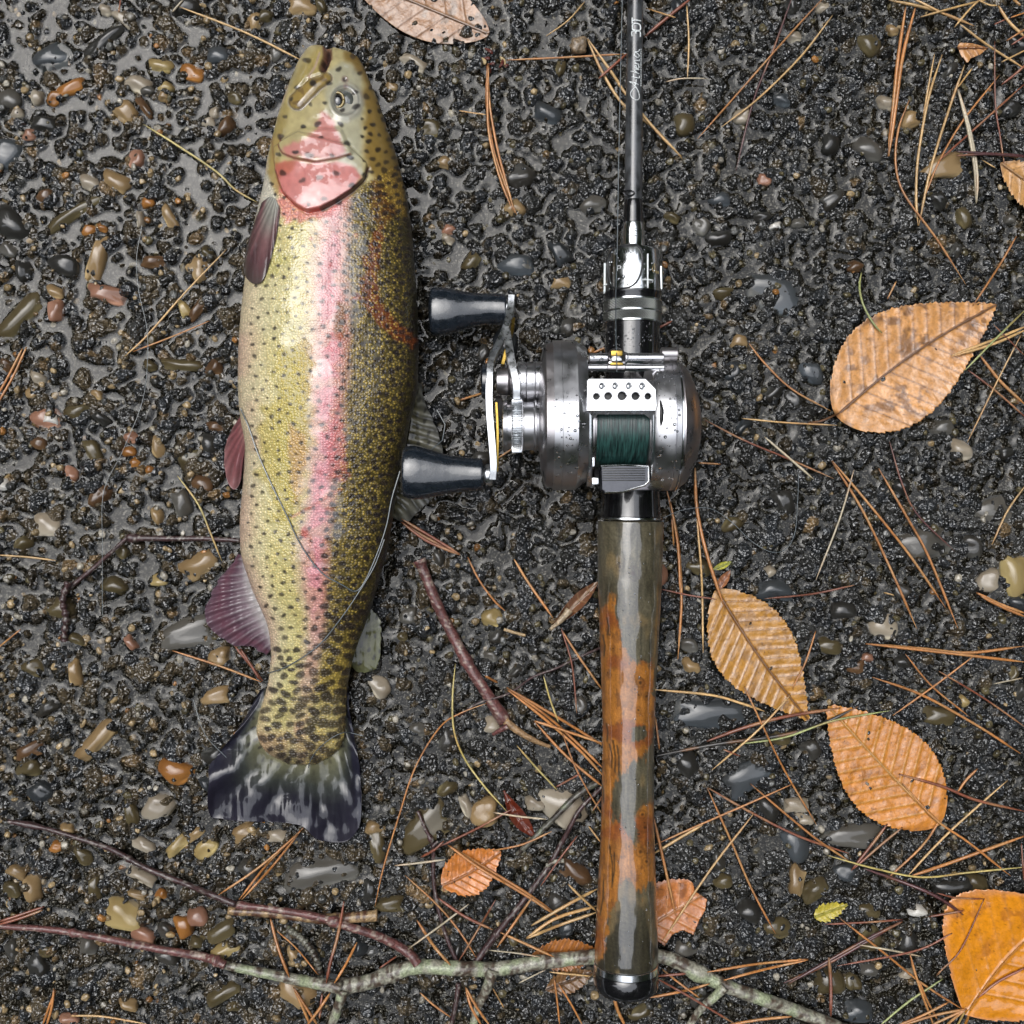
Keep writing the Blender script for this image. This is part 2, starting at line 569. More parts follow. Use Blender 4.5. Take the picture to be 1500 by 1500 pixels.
# ------------------------------------------------------------------ the wet asphalt
TAN, YEL, ORG, BRN, OLV, GRY, DRK, PNK, PAL, WHT, BLU = (
    (.40, .29, .15), (.50, .40, .18), (.42, .19, .05), (.14, .08, .04), (.12, .10, .05), (.13, .13, .12),
    (.035, .036, .034), (.42, .23, .16), (.46, .42, .34), (.80, .82, .80), (.07, .085, .10))
STONES = [  # x, y, half length, half width, angle, colour, rise
    (281,107,18,13,10,ORG),(184,163,18,16,40,TAN),(154,14,9,9,0,PAL),(180,27,19,8,38,PAL),(103,128,24,10,-20,ORG),(80,142,13,10,-60,ORG),
    (55,142,12,10,80,PAL),(15,147,18,16,0,GRY),(25,165,10,8,0,PAL),(233,96,20,9,6,YEL),(200,122,20,12,20,PAL),(243,128,11,9,20,YEL),
    (240,141,8,7,0,TAN),(217,133,11,7,0,GRY),(211,156,19,6,50,BRN),(78,80,31,20,-15,BLU),(8,222,26,27,0,BLU),(42,196,10,9,0,PNK),
    (200,234,15,13,80,PNK),(131,267,16,12,10,PAL),(167,265,24,13,22,TAN),(66,285,14,11,0,BRN),(108,310,47,10,-33,OLV),(16,328,31,25,20,DRK),
    (218,297,10,9,0,ORG),(205,320,12,6,80,PAL),(247,316,22,9,70,TAN),(141,378,34,13,104,TAN),(130,336,11,9,0,ORG),(150,333,8,7,0,ORG),
    (94,385,25,17,25,DRK),(12,366,14,11,20,GRY),(34,395,17,12,80,DRK),(80,427,14,9,15,TAN),(80,455,16,12,85,PNK),(154,431,28,13,12,PNK),
    (25,468,46,15,-50,OLV),(270,452,14,8,70,YEL),(290,452,22,8,-48,BRN),(303,370,10,9,30,OLV),(198,484,11,9,0,OLV),(220,535,10,9,0,OLV),
    (266,535,29,9,4,OLV),(312,538,13,12,0,BRN),(55,552,12,11,0,PAL),(48,575,10,9,0,TAN),(142,578,9,8,0,TAN),(68,612,24,18,0,PNK),
    (73,614,12,10,0,WHT),(5,710,9,9,0,WHT),(112,602,20,13,-35,OLV),(147,612,15,8,45,DRK),(57,648,13,10,20,BRN),(308,650,18,15,70,DRK),
    (317,625,15,8,0,BRN),(135,660,19,13,60,OLV),(231,655,17,11,70,TAN),(192,640,11,9,0,PNK),(190,662,11,8,0,ORG),(196,678,9,7,-40,ORG),
    (220,688,8,6,0,ORG),(104,694,13,10,80,PNK),(68,770,20,18,0,PAL),(230,756,13,9,80,TAN),(265,735,21,13,70,GRY),(292,828,29,18,-28,TAN),
    (232,850,13,9,0,YEL),(167,858,19,13,20,OLV),(180,808,12,10,40,OLV),(322,962,17,14,0,TAN),(192,942,13,7,60,PNK),(48,978,17,14,0,OLV),
    (108,985,19,10,80,TAN),(270,930,46,24,-10,GRY),(137,1090,40,13,-50,TAN),(42,1100,22,12,-12,BRN),(40,1126,18,13,0,OLV),(315,1020,22,13,-8,TAN),
    (257,1130,26,21,-15,ORG),(230,1181,25,22,0,PAL),(192,1190,19,10,80,OLV),(258,1240,20,10,-35,YEL),(283,1222,15,9,-40,TAN),(301,1242,19,14,-50,YEL),
    (357,1221,21,13,-22,TAN),(405,1225,15,9,0,PAL),(83,1240,12,9,0,ORG),(98,1214,10,8,0,TAN),(47,1303,20,15,70,TAN),(210,1238,19,9,20,PAL),
    (205,1284,22,9,25,PAL),(180,1343,29,23,10,YEL),(211,1372,19,13,15,PNK),(268,1358,17,14,70,ORG),(290,1345,16,15,0,PNK),(328,1392,23,13,-25,YEL),
    (320,1367,29,13,-22,OLV),(288,1380,10,9,0,OLV),(68,1393,12,10,-30,OLV),(123,1388,17,14,0,GRY),(137,1300,18,10,85,OLV),(235,1310,9,8,0,ORG),
    (200,1310,16,6,20,TAN),(18,1303,14,13,0,OLV),(325,1455,27,13,-28,OLV),(430,1455,32,20,30,TAN),(100,1492,15,9,0,PNK),(341,1475,9,8,0,OLV),
    (622,1215,46,27,-35,OLV),(712,1190,23,22,0,TAN),(683,1181,17,8,65,PAL),(827,1178,36,30,50,PAL),(784,1178,14,11,0,PAL),(843,1280,25,14,32,BRN),
    (570,1325,21,12,0,OLV),(553,1240,24,11,75,OLV),(548,1213,15,10,0,TAN),(470,1278,56,24,-10,GRY),(613,1068,13,11,0,GRY),(720,1062,14,12,0,PAL),
    (555,1005,19,14,60,PAL),(722,905,16,15,0,YEL),(600,902,14,12,0,GRY),(590,932,8,7,0,OLV),(720,961,11,9,0,GRY),(851,1035,14,12,60,GRY),
    (631,187,19,15,0,OLV),(605,90,20,9,30,PAL),(574,127,9,7,0,TAN),(765,387,16,11,0,GRY),(657,336,10,8,0,PNK),(655,350,10,6,30,PAL),
    (690,385,17,10,-60,OLV),(757,385,27,18,10,BLU),(870,297,20,14,-20,GRY),(820,413,15,9,0,TAN),(900,490,10,8,0,OLV),(800,165,24,13,20,BLU),
    (1165,53,11,8,0,PAL),(1205,10,11,9,0,PAL),(1088,170,14,11,0,PAL),(1120,263,10,9,0,PNK),(1168,325,11,9,0,GRY),(1135,331,9,5,-10,WHT),
    (1253,390,12,9,0,BRN),(1275,217,24,17,20,GRY),(1380,245,34,19,-10,TAN),(1335,175,15,13,0,TAN),(1300,150,15,11,0,PAL),(1030,330,15,13,40,GRY),
    (1307,44,10,8,0,TAN),(1275,62,19,16,60,OLV),(1480,322,8,7,0,GRY),(1055,290,17,13,0,BLU),(1140,430,44,30,10,BLU),(1148,145,15,10,10,BLU),
    (1083,500,12,11,0,TAN),(1408,658,17,16,0,PAL),(1382,625,18,14,0,GRY),(1192,545,20,16,60,BLU),(1463,750,32,27,0,GRY),(1357,798,43,26,-20,GRY),
    (1298,918,22,20,0,PAL),(1237,895,19,14,0,DRK),(1450,850,18,17,0,PAL),(1492,840,34,24,80,YEL),(1133,865,27,16,0,BLU),(1255,975,14,12,0,BRN),
    (1270,963,9,7,0,PNK),(1012,945,14,11,0,GRY),(1013,975,13,12,0,TAN),(1378,1048,26,15,12,OLV),(1412,1027,9,9,0,YEL),(1045,1045,60,23,6,BLU),
    (1165,1180,19,11,0,PAL),(1095,1140,42,21,-32,BLU),(1250,1226,42,19,4,GRY),(1166,1240,27,19,70,BLU),(1240,1278,18,13,20,BLU),(1167,1292,23,13,-70,TAN),
    (1193,1305,22,14,-35,OLV),(1140,1360,22,17,0,OLV),(1100,1335,20,17,20,DRK),(1270,1335,19,11,0,OLV),(1395,1300,34,12,-8,DRK),(1432,1297,16,15,0,OLV),
    (1345,1335,14,9,10,WHT),(1255,1482,24,17,10,BLU),(1090,1420,22,13,-10,DRK),(1003,1392,19,14,0,GRY),(1275,1420,16,11,0,GRY),(1218,1440,22,20,0,OLV),
    (1250,1440,14,12,80,OLV),(1020,1325,9,9,0,PAL),(1060,1290,14,12,0,OLV),(1180,1200,14,9,0,PAL),(1128,838,9,9,0,PAL),(960,840,22,17,60,PNK),
    (1025,830,18,12,30,OLV),(850,1430,20,14,0,PAL),(1330,1425,12,9,0,PAL),(440,8,22,13,0,TAN),(405,75,15,10,-50,GRY),(150,60,34,9,-40,DRK),
    (375,30,15,11,-40,TAN),(388,23,12,10,0,OLV),(345,143,11,9,0,OLV),(320,82,17,14,0,BLU),(315,165,8,8,0,PAL),(305,178,10,8,0,PAL)]

GX0, GX1, GN = -835.0, 835.0, 770
gx = np.linspace(GX0, GX1, GN)
gstep = gx[1] - gx[0]
GXX, GYY = np.meshgrid(gx, gx)          # world coordinates; row = y


def to_px(x, y, z=0.0):
    return 750 + x / (1 - z / H), 750 - y / (1 - z / H)


PXX, PYY = to_px(GXX, GYY)
# base binder: soft, wet, lumpy
HT = -17 + 6.0 * FBM(GXX, GYY, 60, 3, 1) + 8.0 * FBM(GXX, GYY, 12, 3, 9)
CL = np.empty((GN, GN, 3), np.float32)
bt = FBM(GXX, GYY, 90, 2, 4)[..., None]
CL[:] = np.array([.013, .012, .010]) * (1 - bt) + np.array([.030, .024, .013]) * bt
leftness = sstep(900, 250, PXX + 0.25 * (750 - PYY))


def splat(cx, cy, a, b, ang, top, drop, colr, power=2.2, planes=3, rg=rng):
    """press one embedded piece of aggregate into the height field"""
    r = max(a, b) + 2
    i0 = max(0, int((cx - r - GX0) / gstep)); i1 = min(GN, int((cx + r - GX0) / gstep) + 2)
    j0 = max(0, int((cy - r - GX0) / gstep)); j1 = min(GN, int((cy + r - GX0) / gstep) + 2)
    if i1 <= i0 or j1 <= j0:
        return
    x = GXX[j0:j1, i0:i1] - cx; y = GYY[j0:j1, i0:i1] - cy
    ca, sa = math.cos(ang), math.sin(ang)
    u = (x * ca + y * sa) / a; v = (-x * sa + y * ca) / b
    d = np.hypot(u, v)
    th = np.arctan2(v, u)
    k1, k2 = rg.random(2) * 6.28
    d = d * (1 + 0.12 * np.sin(2 * th + k1) + 0.10 * np.sin(3 * th + k2) + 0.05 * np.sin(5 * th + k1 * 2))
    h = top - drop * np.minimum(d, 1.3) ** power
    for _ in range(planes):
        q = rg.random() * 6.28; t = 0.3 + 0.9 * rg.random()
        h = np.minimum(h, top - 0.02 * drop - drop * t * ((u * math.cos(q) + v * math.sin(q)) - 0.15 - 0.25 * rg.random()))
    w = HT[j0:j1, i0:i1]
    msk = (h > w) & (d < 1.02)
    w[msk] = h[msk]
    if colr is not None:
        CL[j0:j1, i0:i1][msk] = colr


nagg = 16000
ar = np.exp(rng.normal(math.log(6.6), 0.42, nagg)).clip(3.0, 22)
order = np.argsort(-ar)
for k in order:
    cx, cy = rng.uniform(GX0, GX1, 2)
    px, py = to_px(cx, cy)
    lf = float(sstep(950, 250, px))
    u = rng.random()
    base = rng.uniform(.018, .055)
    if u < 0.10 + 0.42 * lf:
        c = np.array([.085, .064, .036]) * rng.uniform(.5, 1.8)
        if rng.random() < 0.07:
            c = np.array([.26, .17, .08]) * rng.uniform(.7, 1.3)
    elif u < 0.7:
        c = np.array([base, base * 1.0, base * .93])
    else:
        c = np.array([base * .9, base, base * 1.12])
    a = ar[k]
    asp = rng.uniform(.6, 1.0)
    top = rng.normal(-0.4, 2.4) + 0.20 * a
    splat(cx, cy, a, a * asp, rng.random() * 6.28, top, 5 + 0.6 * a, c, rng.uniform(2.0, 3.6), rng.integers(0, 4))
HT += 2.6 * (FBM(GXX, GYY, 7.5, 2, 21) - 0.5)
HT -= np.percentile(HT, 66)
HT = HT.astype(np.float32)

# a few pools where the surface dips
POOLS = [(690, 880, 70, 60, 4), (640, 545, 60, 70, 3.5), (60, 420, 75, 45, 3), (265, 1340, 60, 35, 3), (1400, 330, 90, 45, 3),
         (1470, 280, 60, 50, 4), (612, 15, 120, 42, 8), (1130, 865, 40, 25, 3), (1240, 280, 50, 40, 2.5), (560, 300, 60, 60, 2.5),
         (690, 1245, 70, 25, 3), (80, 60, 90, 70, 1.5), (1175, 400, 60, 45, 2)]
for px, py, rx, ry, dp in POOLS:
    c = P(px, py)
    HT -= dp * np.exp(-(((GXX - c[0]) / rx) ** 2 + ((GYY - c[1]) / ry) ** 2))

gV = np.column_stack([GXX.ravel(), GYY.ravel(), HT.ravel()])
CL *= 0.72
ground = link('asphalt_ground', mesh_np('asphalt_ground', gV, grid_faces(GN, GN), M['asphalt'], CL.reshape(-1, 3)))
tag(ground, kind='structure')
ground['_o'] = (0.0, 0.0, 0.0)
TOP = HT.copy().astype(float)

# the road runs on beyond the detailed patch (four strips butted against it)
far = []
G = GX1 - 2
for (x0, y0, x1, y1) in ((-60000, G, 60000, 60000), (-60000, -60000, 60000, -G), (-60000, -G, -G, G), (G, -G, 60000, G)):
    far.append((np.array([[x0, y0, -8], [x1, y0, -8], [x1, y1, -8], [x0, y1, -8]]), [[0, 1, 2, 3]]))
tag(obj('road', join(*far), M['far_asphalt'], origin=(0, 0, -8)), kind='structure')


# ------------------------------------------------------------------ stones set in the asphalt
def stone_mesh(seed, sub=3, kp=.45):
    r_ = np.random.default_rng(seed)
    bm = bmesh.new()
    bmesh.ops.create_icosphere(bm, subdivisions=sub, radius=1)
    D = np.array([v.co[:] for v in bm.verts]); D /= np.linalg.norm(D, axis=1)[:, None]
    F = [[v.index for v in f.verts] for f in bm.faces]
    bm.free()
    n = r_.normal(size=(11, 3)); n /= np.linalg.norm(n, axis=1)[:, None]
    hk = r_.uniform(.66, .98, 11); n[:5, 2] *= .4; n /= np.linalg.norm(n, axis=1)[:, None]
    dn = D @ n.T
    rr = np.where(dn > 0.05, hk / np.maximum(dn, 0.05), 9)
    beta = 22.0
    r = -np.log(np.exp(-beta * rr).sum(1) + math.exp(-beta * 1.02)) / beta
    ang = np.arctan2(D[:, 1], D[:, 0])
    r *= 1 + 0.06 * np.sin(2 * ang + r_.random() * 6) + 0.04 * np.sin(3 * ang + r_.random() * 6 + D[:, 2] * 2)
    r *= 1 + 0.05 * (VN(D[:, 0] * 10 + 50, D[:, 1] * 10 + D[:, 2] * 7 + 50, 3.0, seed) - .5)
    V = D * r[:, None]
    k_ = np.clip(np.maximum(np.abs(V[:, 0]), np.abs(V[:, 1])) / np.maximum(np.hypot(V[:, 0], V[:, 1]), 1e-6), .7, 1)
    V[:, :2] /= (k_ ** kp)[:, None]
    V *= (1 + .10 * (FBM(V[:, 0] * 10 + 90 + V[:, 2] * 4, V[:, 1] * 10 + 90 - V[:, 2] * 3, 4.5, 3, seed + 5) - .5))[:, None]
    V /= np.abs(V).max(0)
    return V, F


stone_lib = []
for s in range(26):
    V, F = stone_mesh(100 + s, 3, .3 if s < 16 else .75)
    stone_lib.append(mesh_np('stone', V, np.array(F), M['stone']))


def cover(px, py, a, b, ang, top, rough=0.0):
    """raise the 'what lies on top' map under a stone so that water and litter meet it"""
    c = P(px, py)
    r = max(a, b)
    i0 = max(0, int((c[0] - r - GX0) / gstep)); i1 = min(GN, int((c[0] + r - GX0) / gstep) + 2)
    j0 = max(0, int((c[1] - r - GX0) / gstep)); j1 = min(GN, int((c[1] + r - GX0) / gstep) + 2)
    if i1 <= i0 or j1 <= j0: return
    x = GXX[j0:j1, i0:i1] - c[0]; y = GYY[j0:j1, i0:i1] - c[1]
    ca, sa = math.cos(ang), math.sin(ang)
    d = np.hypot((x * ca + y * sa) / a, (-x * sa + y * ca) / b)
    h = top - (top + 5) * np.minimum(d, 1.1) ** 3
    w = TOP[j0:j1, i0:i1]
    np.maximum(w, np.where(d < 1.05, h, -99), out=w)


placed = []
def put_stone(px, py, a, b, deg, c, lib=None, rise=None):
    ang = -R(deg)
    m_ = min(a, b)
    rise = rise if rise is not None else min(13, 4.6 + 0.32 * m_)
    rz = rise + 0.45 * m_
    o = link('stone', stone_lib[random.randrange(16) if a < 1.6 * b else 16 + random.randrange(10)], ground, P(px, py)[:2].tolist() + [rise - rz])
    o.scale = (a * 1.10, b * 1.10, rz)
    o.rotation_euler = (0, 0, ang)
    j = random.uniform(.85, 1.15)
    o.color = (min(1, c[0] * j), min(1, c[1] * j), min(1, c[2] * j), 1)
    cover(px, py, a, b, ang, rise)
    placed.append((px, py, max(a, b)))


for s in STONES:
    big = s[2] > 27
    put_stone(*s, rise=(7.5 if big and s[5] in (GRY, BLU, OLV) else None))
OCC = [(350, 60, 620, 1240), (870, 0, 970, 1460), (780, 500, 1025, 720), (1205, 445, 1450, 640), (1030, 860, 1185, 1055), (1215, 1035, 1400, 1212), (1380, 1295, 1500, 1500), (510, 0, 715, 60), (645, 1242, 735, 1316), (955, 1285, 1036, 1386), (1470, 230, 1500, 290)]
tries = 0
while len(placed) < 300 and tries < 20000:
    tries += 1
    px, py = random.uniform(5, 1495), random.uniform(5, 1495)
    a = random.uniform(11, 21)
    if any(x0 - a < px < x1 + a and y0 - a < py < y1 + a for x0, y0, x1, y1 in OCC): continue
    if any(math.hypot(px - q[0], py - q[1]) < (a + q[2]) * 0.85 for q in placed): continue
    lf = max(0, min(1, (950 - px) / 700))
    c = random.choice([DRK, GRY, BLU, DRK, OLV, GRY] if random.random() > 0.45 * lf else [OLV, BRN, TAN, OLV])
    if c in (GRY, BLU): c = tuple(q * .5 for q in c)
    put_stone(px, py, a, a * random.uniform(.55, .95), random.uniform(0, 180), c)

# finer loose gravel that nobody could count
bm = bmesh.new(); bmesh.ops.create_icosphere(bm, subdivisions=2, radius=1)
IV = np.array([v.co[:] for v in bm.verts]); IF = np.array([[v.index for v in f.verts] for f in bm.faces]); bm.free()
Vs, Fs, Cs = [], [], []
ng = 2300
for k in range(ng):
    px = 1500 * rng.random() ** 1.25 if rng.random() < .75 else 1500 * rng.random()
    py = 1500 * rng.random()
    if 380 < px < 570 and 100 < py < 1150: continue
    if 500 < px < 720 and py < 66: continue
    a = rng.uniform(2.8, 7.5); bb = a * rng.uniform(.6, 1)
    rz = a * .65
    V = IV * (1 + 0.16 * (rng.random((len(IV), 1)) - .5))
    n_ = rng.normal(size=(5, 3)); n_ /= np.linalg.norm(n_, axis=1)[:, None]
    for q in n_:
        dq = V @ q; V = V - np.clip(dq - 0.72, 0, None)[:, None] * q
    V = V * (a, bb, rz)
    t = rng.random() * 6.28
    V = np.column_stack([V[:, 0] * math.cos(t) - V[:, 1] * math.sin(t), V[:, 0] * math.sin(t) + V[:, 1] * math.cos(t), V[:, 2]])
    c0 = P(px, py)
    gi, gj = int((c0[0] - GX0) / gstep), int((c0[1] - GX0) / gstep)
    V += (c0[0], c0[1], HT[gj, gi] + rz * 0.25)
    lf = float(sstep(900, 200, px))
    u = rng.random()
    if u < 0.10 + 0.30 * lf: c = np.array(TAN) * rng.uniform(.5, 1.1)
    elif u < .12 + .33 * lf: c = np.array(ORG) * rng.uniform(.4, 1.0)
    elif u < .22 + .4 * lf: c = np.array(PAL) * rng.uniform(.4, 1.1)
    elif u < .7: c = np.array(OLV) * rng.uniform(.4, 1.1)
    else: c = np.array(GRY) * rng.uniform(.25, .9)
    Fs.append(IF + len(Vs) * len(IV)); Vs.append(V); Cs.append(np.tile(c, (len(IV), 1)))
    cover(px, py, a, bb, t, HT[gj, gi] + rz * .9)
gr = link('gravel', mesh_np('gravel', np.vstack(Vs), np.vstack(Fs), M['gravel'], np.vstack(Cs)), ground)
tag(gr, kind='stuff')


# ------------------------------------------------------------------ rain water lying between the stones
def blur(A, n=1):
    for _ in range(n):
        A = (A + np.roll(A, 1, 0) + np.roll(A, -1, 0)) / 3
        A = (A + np.roll(A, 1, 1) + np.roll(A, -1, 1)) / 3
    return A


hs = blur(TOP, 1)
pc = [float(np.percentile(HT, q)) for q in (18, 33, 48)]
level = pc[1] + (pc[2] - pc[1]) * sstep(1150, 150, PXX * 0.75 + PYY * 0.55) + (pc[0] - pc[1]) * sstep(600, 1400, PYY) + 1.3 * (FBM(GXX, GYY, 130, 2, 30) - .5)
# a meniscus climbs every shore
shore = blur((hs > level).astype(float), 2)
W = level + 3.0 * shore ** 1.6
ws = slice(4, GN - 4)
step = 1
wx = GXX[ws, ws]; wy = GYY[ws, ws]; wz = W[ws, ws]
# keep only cells where the water can be seen above the ground, to stay light
under = (wz > HT[ws, ws] - 1.0)
nr, nc = wx.shape
F = grid_faces(nr, nc)
keep = under.ravel()[F].any(1)
F = F[keep]
idx = np.full(nr * nc, -1); used = np.unique(F); idx[used] = np.arange(len(used))
wV = np.column_stack([wx.ravel(), wy.ravel(), wz.ravel()])[used]
water = link('rain_water', mesh_np('rain_water', wV, idx[F], M['water']))
tag(water, kind='structure')
TOP = np.maximum(TOP, W)
# ------------------------------------------------------------------ laying litter on the ground
def top_at(x, y, r=0):
    i = np.clip(((np.asarray(x) - GX0) / gstep).round().astype(int), 0, GN - 1)
    j = np.clip(((np.asarray(y) - GX0) / gstep).round().astype(int), 0, GN - 1)
    if r == 0:
        return TOP[j, i]
    out = np.full(np.shape(i), -99.0)
    for di in range(-r, r + 1):
        for dj in range(-r, r + 1):
            out = np.maximum(out, TOP[np.clip(j + dj, 0, GN - 1), np.clip(i + di, 0, GN - 1)])
    return out


def drape(pts, rad, n=40, stiff=9, lift=0.0):
    """a thin stiff thing lying on whatever is below it; returns the world path"""
    q = smooth_path([(p[0], p[1]) for p in pts], n)
    xy = np.array([P(a, b, 5)[:2] for a, b in q])
    z = top_at(xy[:, 0], xy[:, 1], 1)
    m_ = len(z)
    zz = z.copy()
    for k in range(1, stiff + 1):                       # stiff: bridges over the hollows
        zz[k:] = np.maximum(zz[k:], z[:-k] - 0.12 * k * k * .3)
        zz[:-k] = np.maximum(zz[:-k], z[k:] - 0.12 * k * k * .3)
    ker = np.ones(7) / 7
    zs = np.convolve(np.pad(zz, 3, 'edge'), ker, 'valid')
    zs = np.maximum(zs, z - rad * .4)
    zs = zs + rad * 0.75 + lift
    # the photograph's plan positions hold at the height the thing lies at
    out = np.array([P(a, b, h) for (a, b), h in zip(q, zs)])
    return out


def stamp(path, rad):
    for x, y, z in path:
        i = int(round((x - GX0) / gstep)); j = int(round((y - GX0) / gstep))
        r = max(0, int(rad / gstep))
        if 0 <= i - r and i + r < GN and 0 <= j - r and j + r < GN:
            w = TOP[j - r:j + r + 1, i - r:i + r + 1]
            np.maximum(w, z + rad * .6, out=w)


# ------------------------------------------------------------------ leaves
def leaf(label, base, tip, half, colr, vein, name='fallen_leaf', nv=9, bend=0.0, fold=3.0, z=None, asym=0.0, mat='leaf',
         stem=None, teeth=True, blot=(.16, .07, .025), blot_amt=.5, cut=None, group=None, prof=(0.42, .72), rim=None, vein_out=True, glossy_patch=None):
    """base/tip in picture units; half = widest half-width; bend bows the midrib sideways"""
    b_, t_ = np.array(base, float), np.array(tip, float)
    ax = t_ - b_; L = np.linalg.norm(ax); ax /= L; nx = np.array([-ax[1], ax[0]])
    nu, nv_ = 150, 90
    u = np.linspace(0, 1, nu)[:, None]; v = np.linspace(-1, 1, nv_)[None, :]
    k, pw = prof
    wprof = np.sin(np.pi * np.clip(u, 0, 1) ** (math.log(.5) / math.log(k))) ** (pw if pw < 1.5 else .72) * (1 - 0.25 * u ** 3)
    wprof = np.maximum(wprof, 0.0)
    tooth = 0
    if teeth:
        ph = (u * L / 6.5)
        tooth = ((ph % 1.0) ** 1.4 - .4) * 2.6 * sstep(0.03, .12, u) + (((u * L / 19) % 1.0) ** 1.3 - .4) * 2.2
    sgn = np.sign(v) + (v == 0)
    hw = half * wprof * (1 + asym * sgn) + tooth * (np.abs(v) > .0) * (wprof > .02)
    hw = np.maximum(hw, 0.4)
    along = u * L + (np.abs(v) ** 1.2) * 0.0 - np.where(u < .2, (1 - u / .2) ** 2 * np.abs(v) * half * 0.10, 0)
    bow = bend * np.sin(np.pi * u)
    X = b_[0] + ax[0] * along + nx[0] * (v * hw + bow)
    Y = b_[1] + ax[1] * along + nx[1] * (v * hw + bow)
    across = np.abs(v * hw)
    # lateral veins run forward at a slant
    slant = 0.62
    s_ = (u * L - across * slant) / L * (nv + 1)
    fr_ = np.abs(s_ - np.round(s_)) * L / (nv + 1)
    vd = np.where((s_ > .3) & (s_ < nv + .8), fr_, 9)
    md = across
    lateral = np.exp(-(vd / 1.3) ** 2); mid = np.exp(-(md / 2.0) ** 2)
    # world positions
    if z is None:
        w0 = P(*((b_ + t_) / 2), 5)
        z = float(np.percentile(top_at(*[q.ravel() for q in ((X - 750) * .995, (750 - Y) * .995)]), 95)) + 1.5
    Z = z + fold * (np.abs(v) ** 1.5) * np.sin(np.pi * np.clip(u, 0.05, 1)) + 2.2 * (np.sin(s_ * 2 * np.pi) * .5) * np.abs(v) ** .4 * (1 - mid) * .55
    Z = Z + 3.0 * (FBM(X, Y, 45, 2, int(base[0]) % 30) - .5) + 1.0 * (FBM(X, Y, 12, 2, int(base[1]) % 30) - .5)
    Z = Z + (0.9 if vein_out else -0.9) * lateral + 1.6 * mid
    V = np.stack([(X - 750) * (1 - Z / H), (750 - Y) * (1 - Z / H), Z], -1).reshape(-1, 3)
    base_c = np.array(colr) * (1.04, .92, .70)
    C = np.empty((nu, nv_, 3)); C[:] = base_c
    n1 = FBM(X, Y, 40, 3, 3 + int(tip[0]) % 20)[..., None]; n2 = FBM(X, Y, 14, 3, 6 + int(tip[1]) % 20)[..., None]
    C *= 0.80 + 0.45 * n1
    C = C * (1 - blot_amt * sstep(.52, .68, n2) * sstep(.35, .6, n1)) + np.array(blot) * blot_amt * sstep(.52, .68, n2) * sstep(.35, .6, n1)
    if rim is not None:
        e = sstep(.80, 1.0, np.abs(v) * np.ones_like(u))[..., None]
        C = C * (1 - e * .6) + np.array(rim) * e * .6
    C = C * (1 - .75 * lateral[..., None]) + np.array(vein) * .75 * lateral[..., None]
    C = C * (1 - mid[..., None]) + np.array(vein) * mid[..., None] * .8
    net = np.minimum(np.abs(FBM(X, Y, 7, 2, 44) - .5), np.abs(FBM(X, Y, 9, 2, 48) - .5))
    C = C * (1 - .22 * sstep(.035, .0, net))[..., None]
    fine = (VN(X, Y, 3.0, 13) > .93)[..., None] & (n2 > .5)
    C = np.where(fine, C * .35, C)
    C = C.reshape(-1, 3)
    Fq = grid_faces(nu, nv_)
    if cut is not None:
        xy = np.column_stack([X.ravel(), Y.ravel()])
        bad = ~inpoly(xy[:, 0], xy[:, 1], cut)
        Fq = Fq[~bad[Fq].any(1)]
    root = empty(name, [V[:, 0].mean(), V[:, 1].mean(), float(V[:, 2].min())])
    tag(root, label, 'leaf', group)
    # blade with a real underside
    used_ = np.unique(Fq); idx_ = np.full(len(V), -1); idx_[used_] = np.arange(len(used_))
    Vt = V[used_]; Ct = C[used_]; Ft = idx_[Fq][:, ::-1] if False else idx_[Fq]
    # orientation: make the top face up
    a, b2, c2 = Vt[Ft[len(Ft) // 2][0]], Vt[Ft[len(Ft) // 2][1]], Vt[Ft[len(Ft) // 2][2]]
    if np.cross(b2 - a, c2 - a)[2] < 0: Ft = Ft[:, ::-1]
    Vb = Vt - (0, 0, 0.9)
    ed = {}
    for f in Ft.tolist():
        for i in range(4):
            e = (f[i], f[(i + 1) % 4]); ed[e] = 1
    n = len(Vt)
    side = [[e[1], e[0], e[0] + n, e[1] + n] for e in ed if (e[1], e[0]) not in ed]
    Fa = np.vstack([Ft, (Ft + n)[:, ::-1], np.array(side)])
    obj('blade', (np.vstack([Vt, Vb]), Fa), M[mat], root, np.vstack([Ct, Ct * .8]), sharp=None)
    if stem:
        pth = drape(stem, 1.6, 24)
        pth[-1] = [*P(*stem[-1], z + 1)]; pth[-2, 2] = (pth[-3, 2] + z + 1) / 2 if len(pth) > 3 else z
        vf = tube(pth, np.linspace(2.0, 1.5, len(pth)), 7)
        obj('stem', vf, M['needle'], root, np.tile(np.array(vein) * .8, (len(vf[0]), 1)))
    # midrib as a raised part of its own
    um = np.linspace(0, .97, 40)
    mx_ = b_[0] + ax[0] * um * L + nx[0] * bend * np.sin(np.pi * um); my_ = b_[1] + ax[1] * um * L + nx[1] * bend * np.sin(np.pi * um)
    zi = np.array([np.interp(q, np.linspace(0, 1, nu), Z[:, nv_ // 2]) for q in um])
    okm = np.ones(40, bool) if cut is None else inpoly(mx_, my_, cut)
    if okm.sum() > 4:
        mp_ = np.array([P(a_, c_, h_ + .5) for a_, c_, h_, o_ in zip(mx_, my_, zi, okm) if o_])
        vf = tube(mp_, np.linspace(1.7, .7, len(mp_)), 6)
        obj('midrib', vf, M['needle'], root, np.tile(np.array(vein) * .9, (len(vf[0]), 1)))
    # record its top so that needles can lie over it
    for x_, y_, z_ in Vt[::3]:
        i = int((x_ - GX0) / gstep); j = int((y_ - GX0) / gstep)
        if 0 <= i < GN - 1 and 0 <= j < GN - 1:
            w = TOP[j:j + 2, i:i + 2]; np.maximum(w, z_ + .3, out=w)
    return root


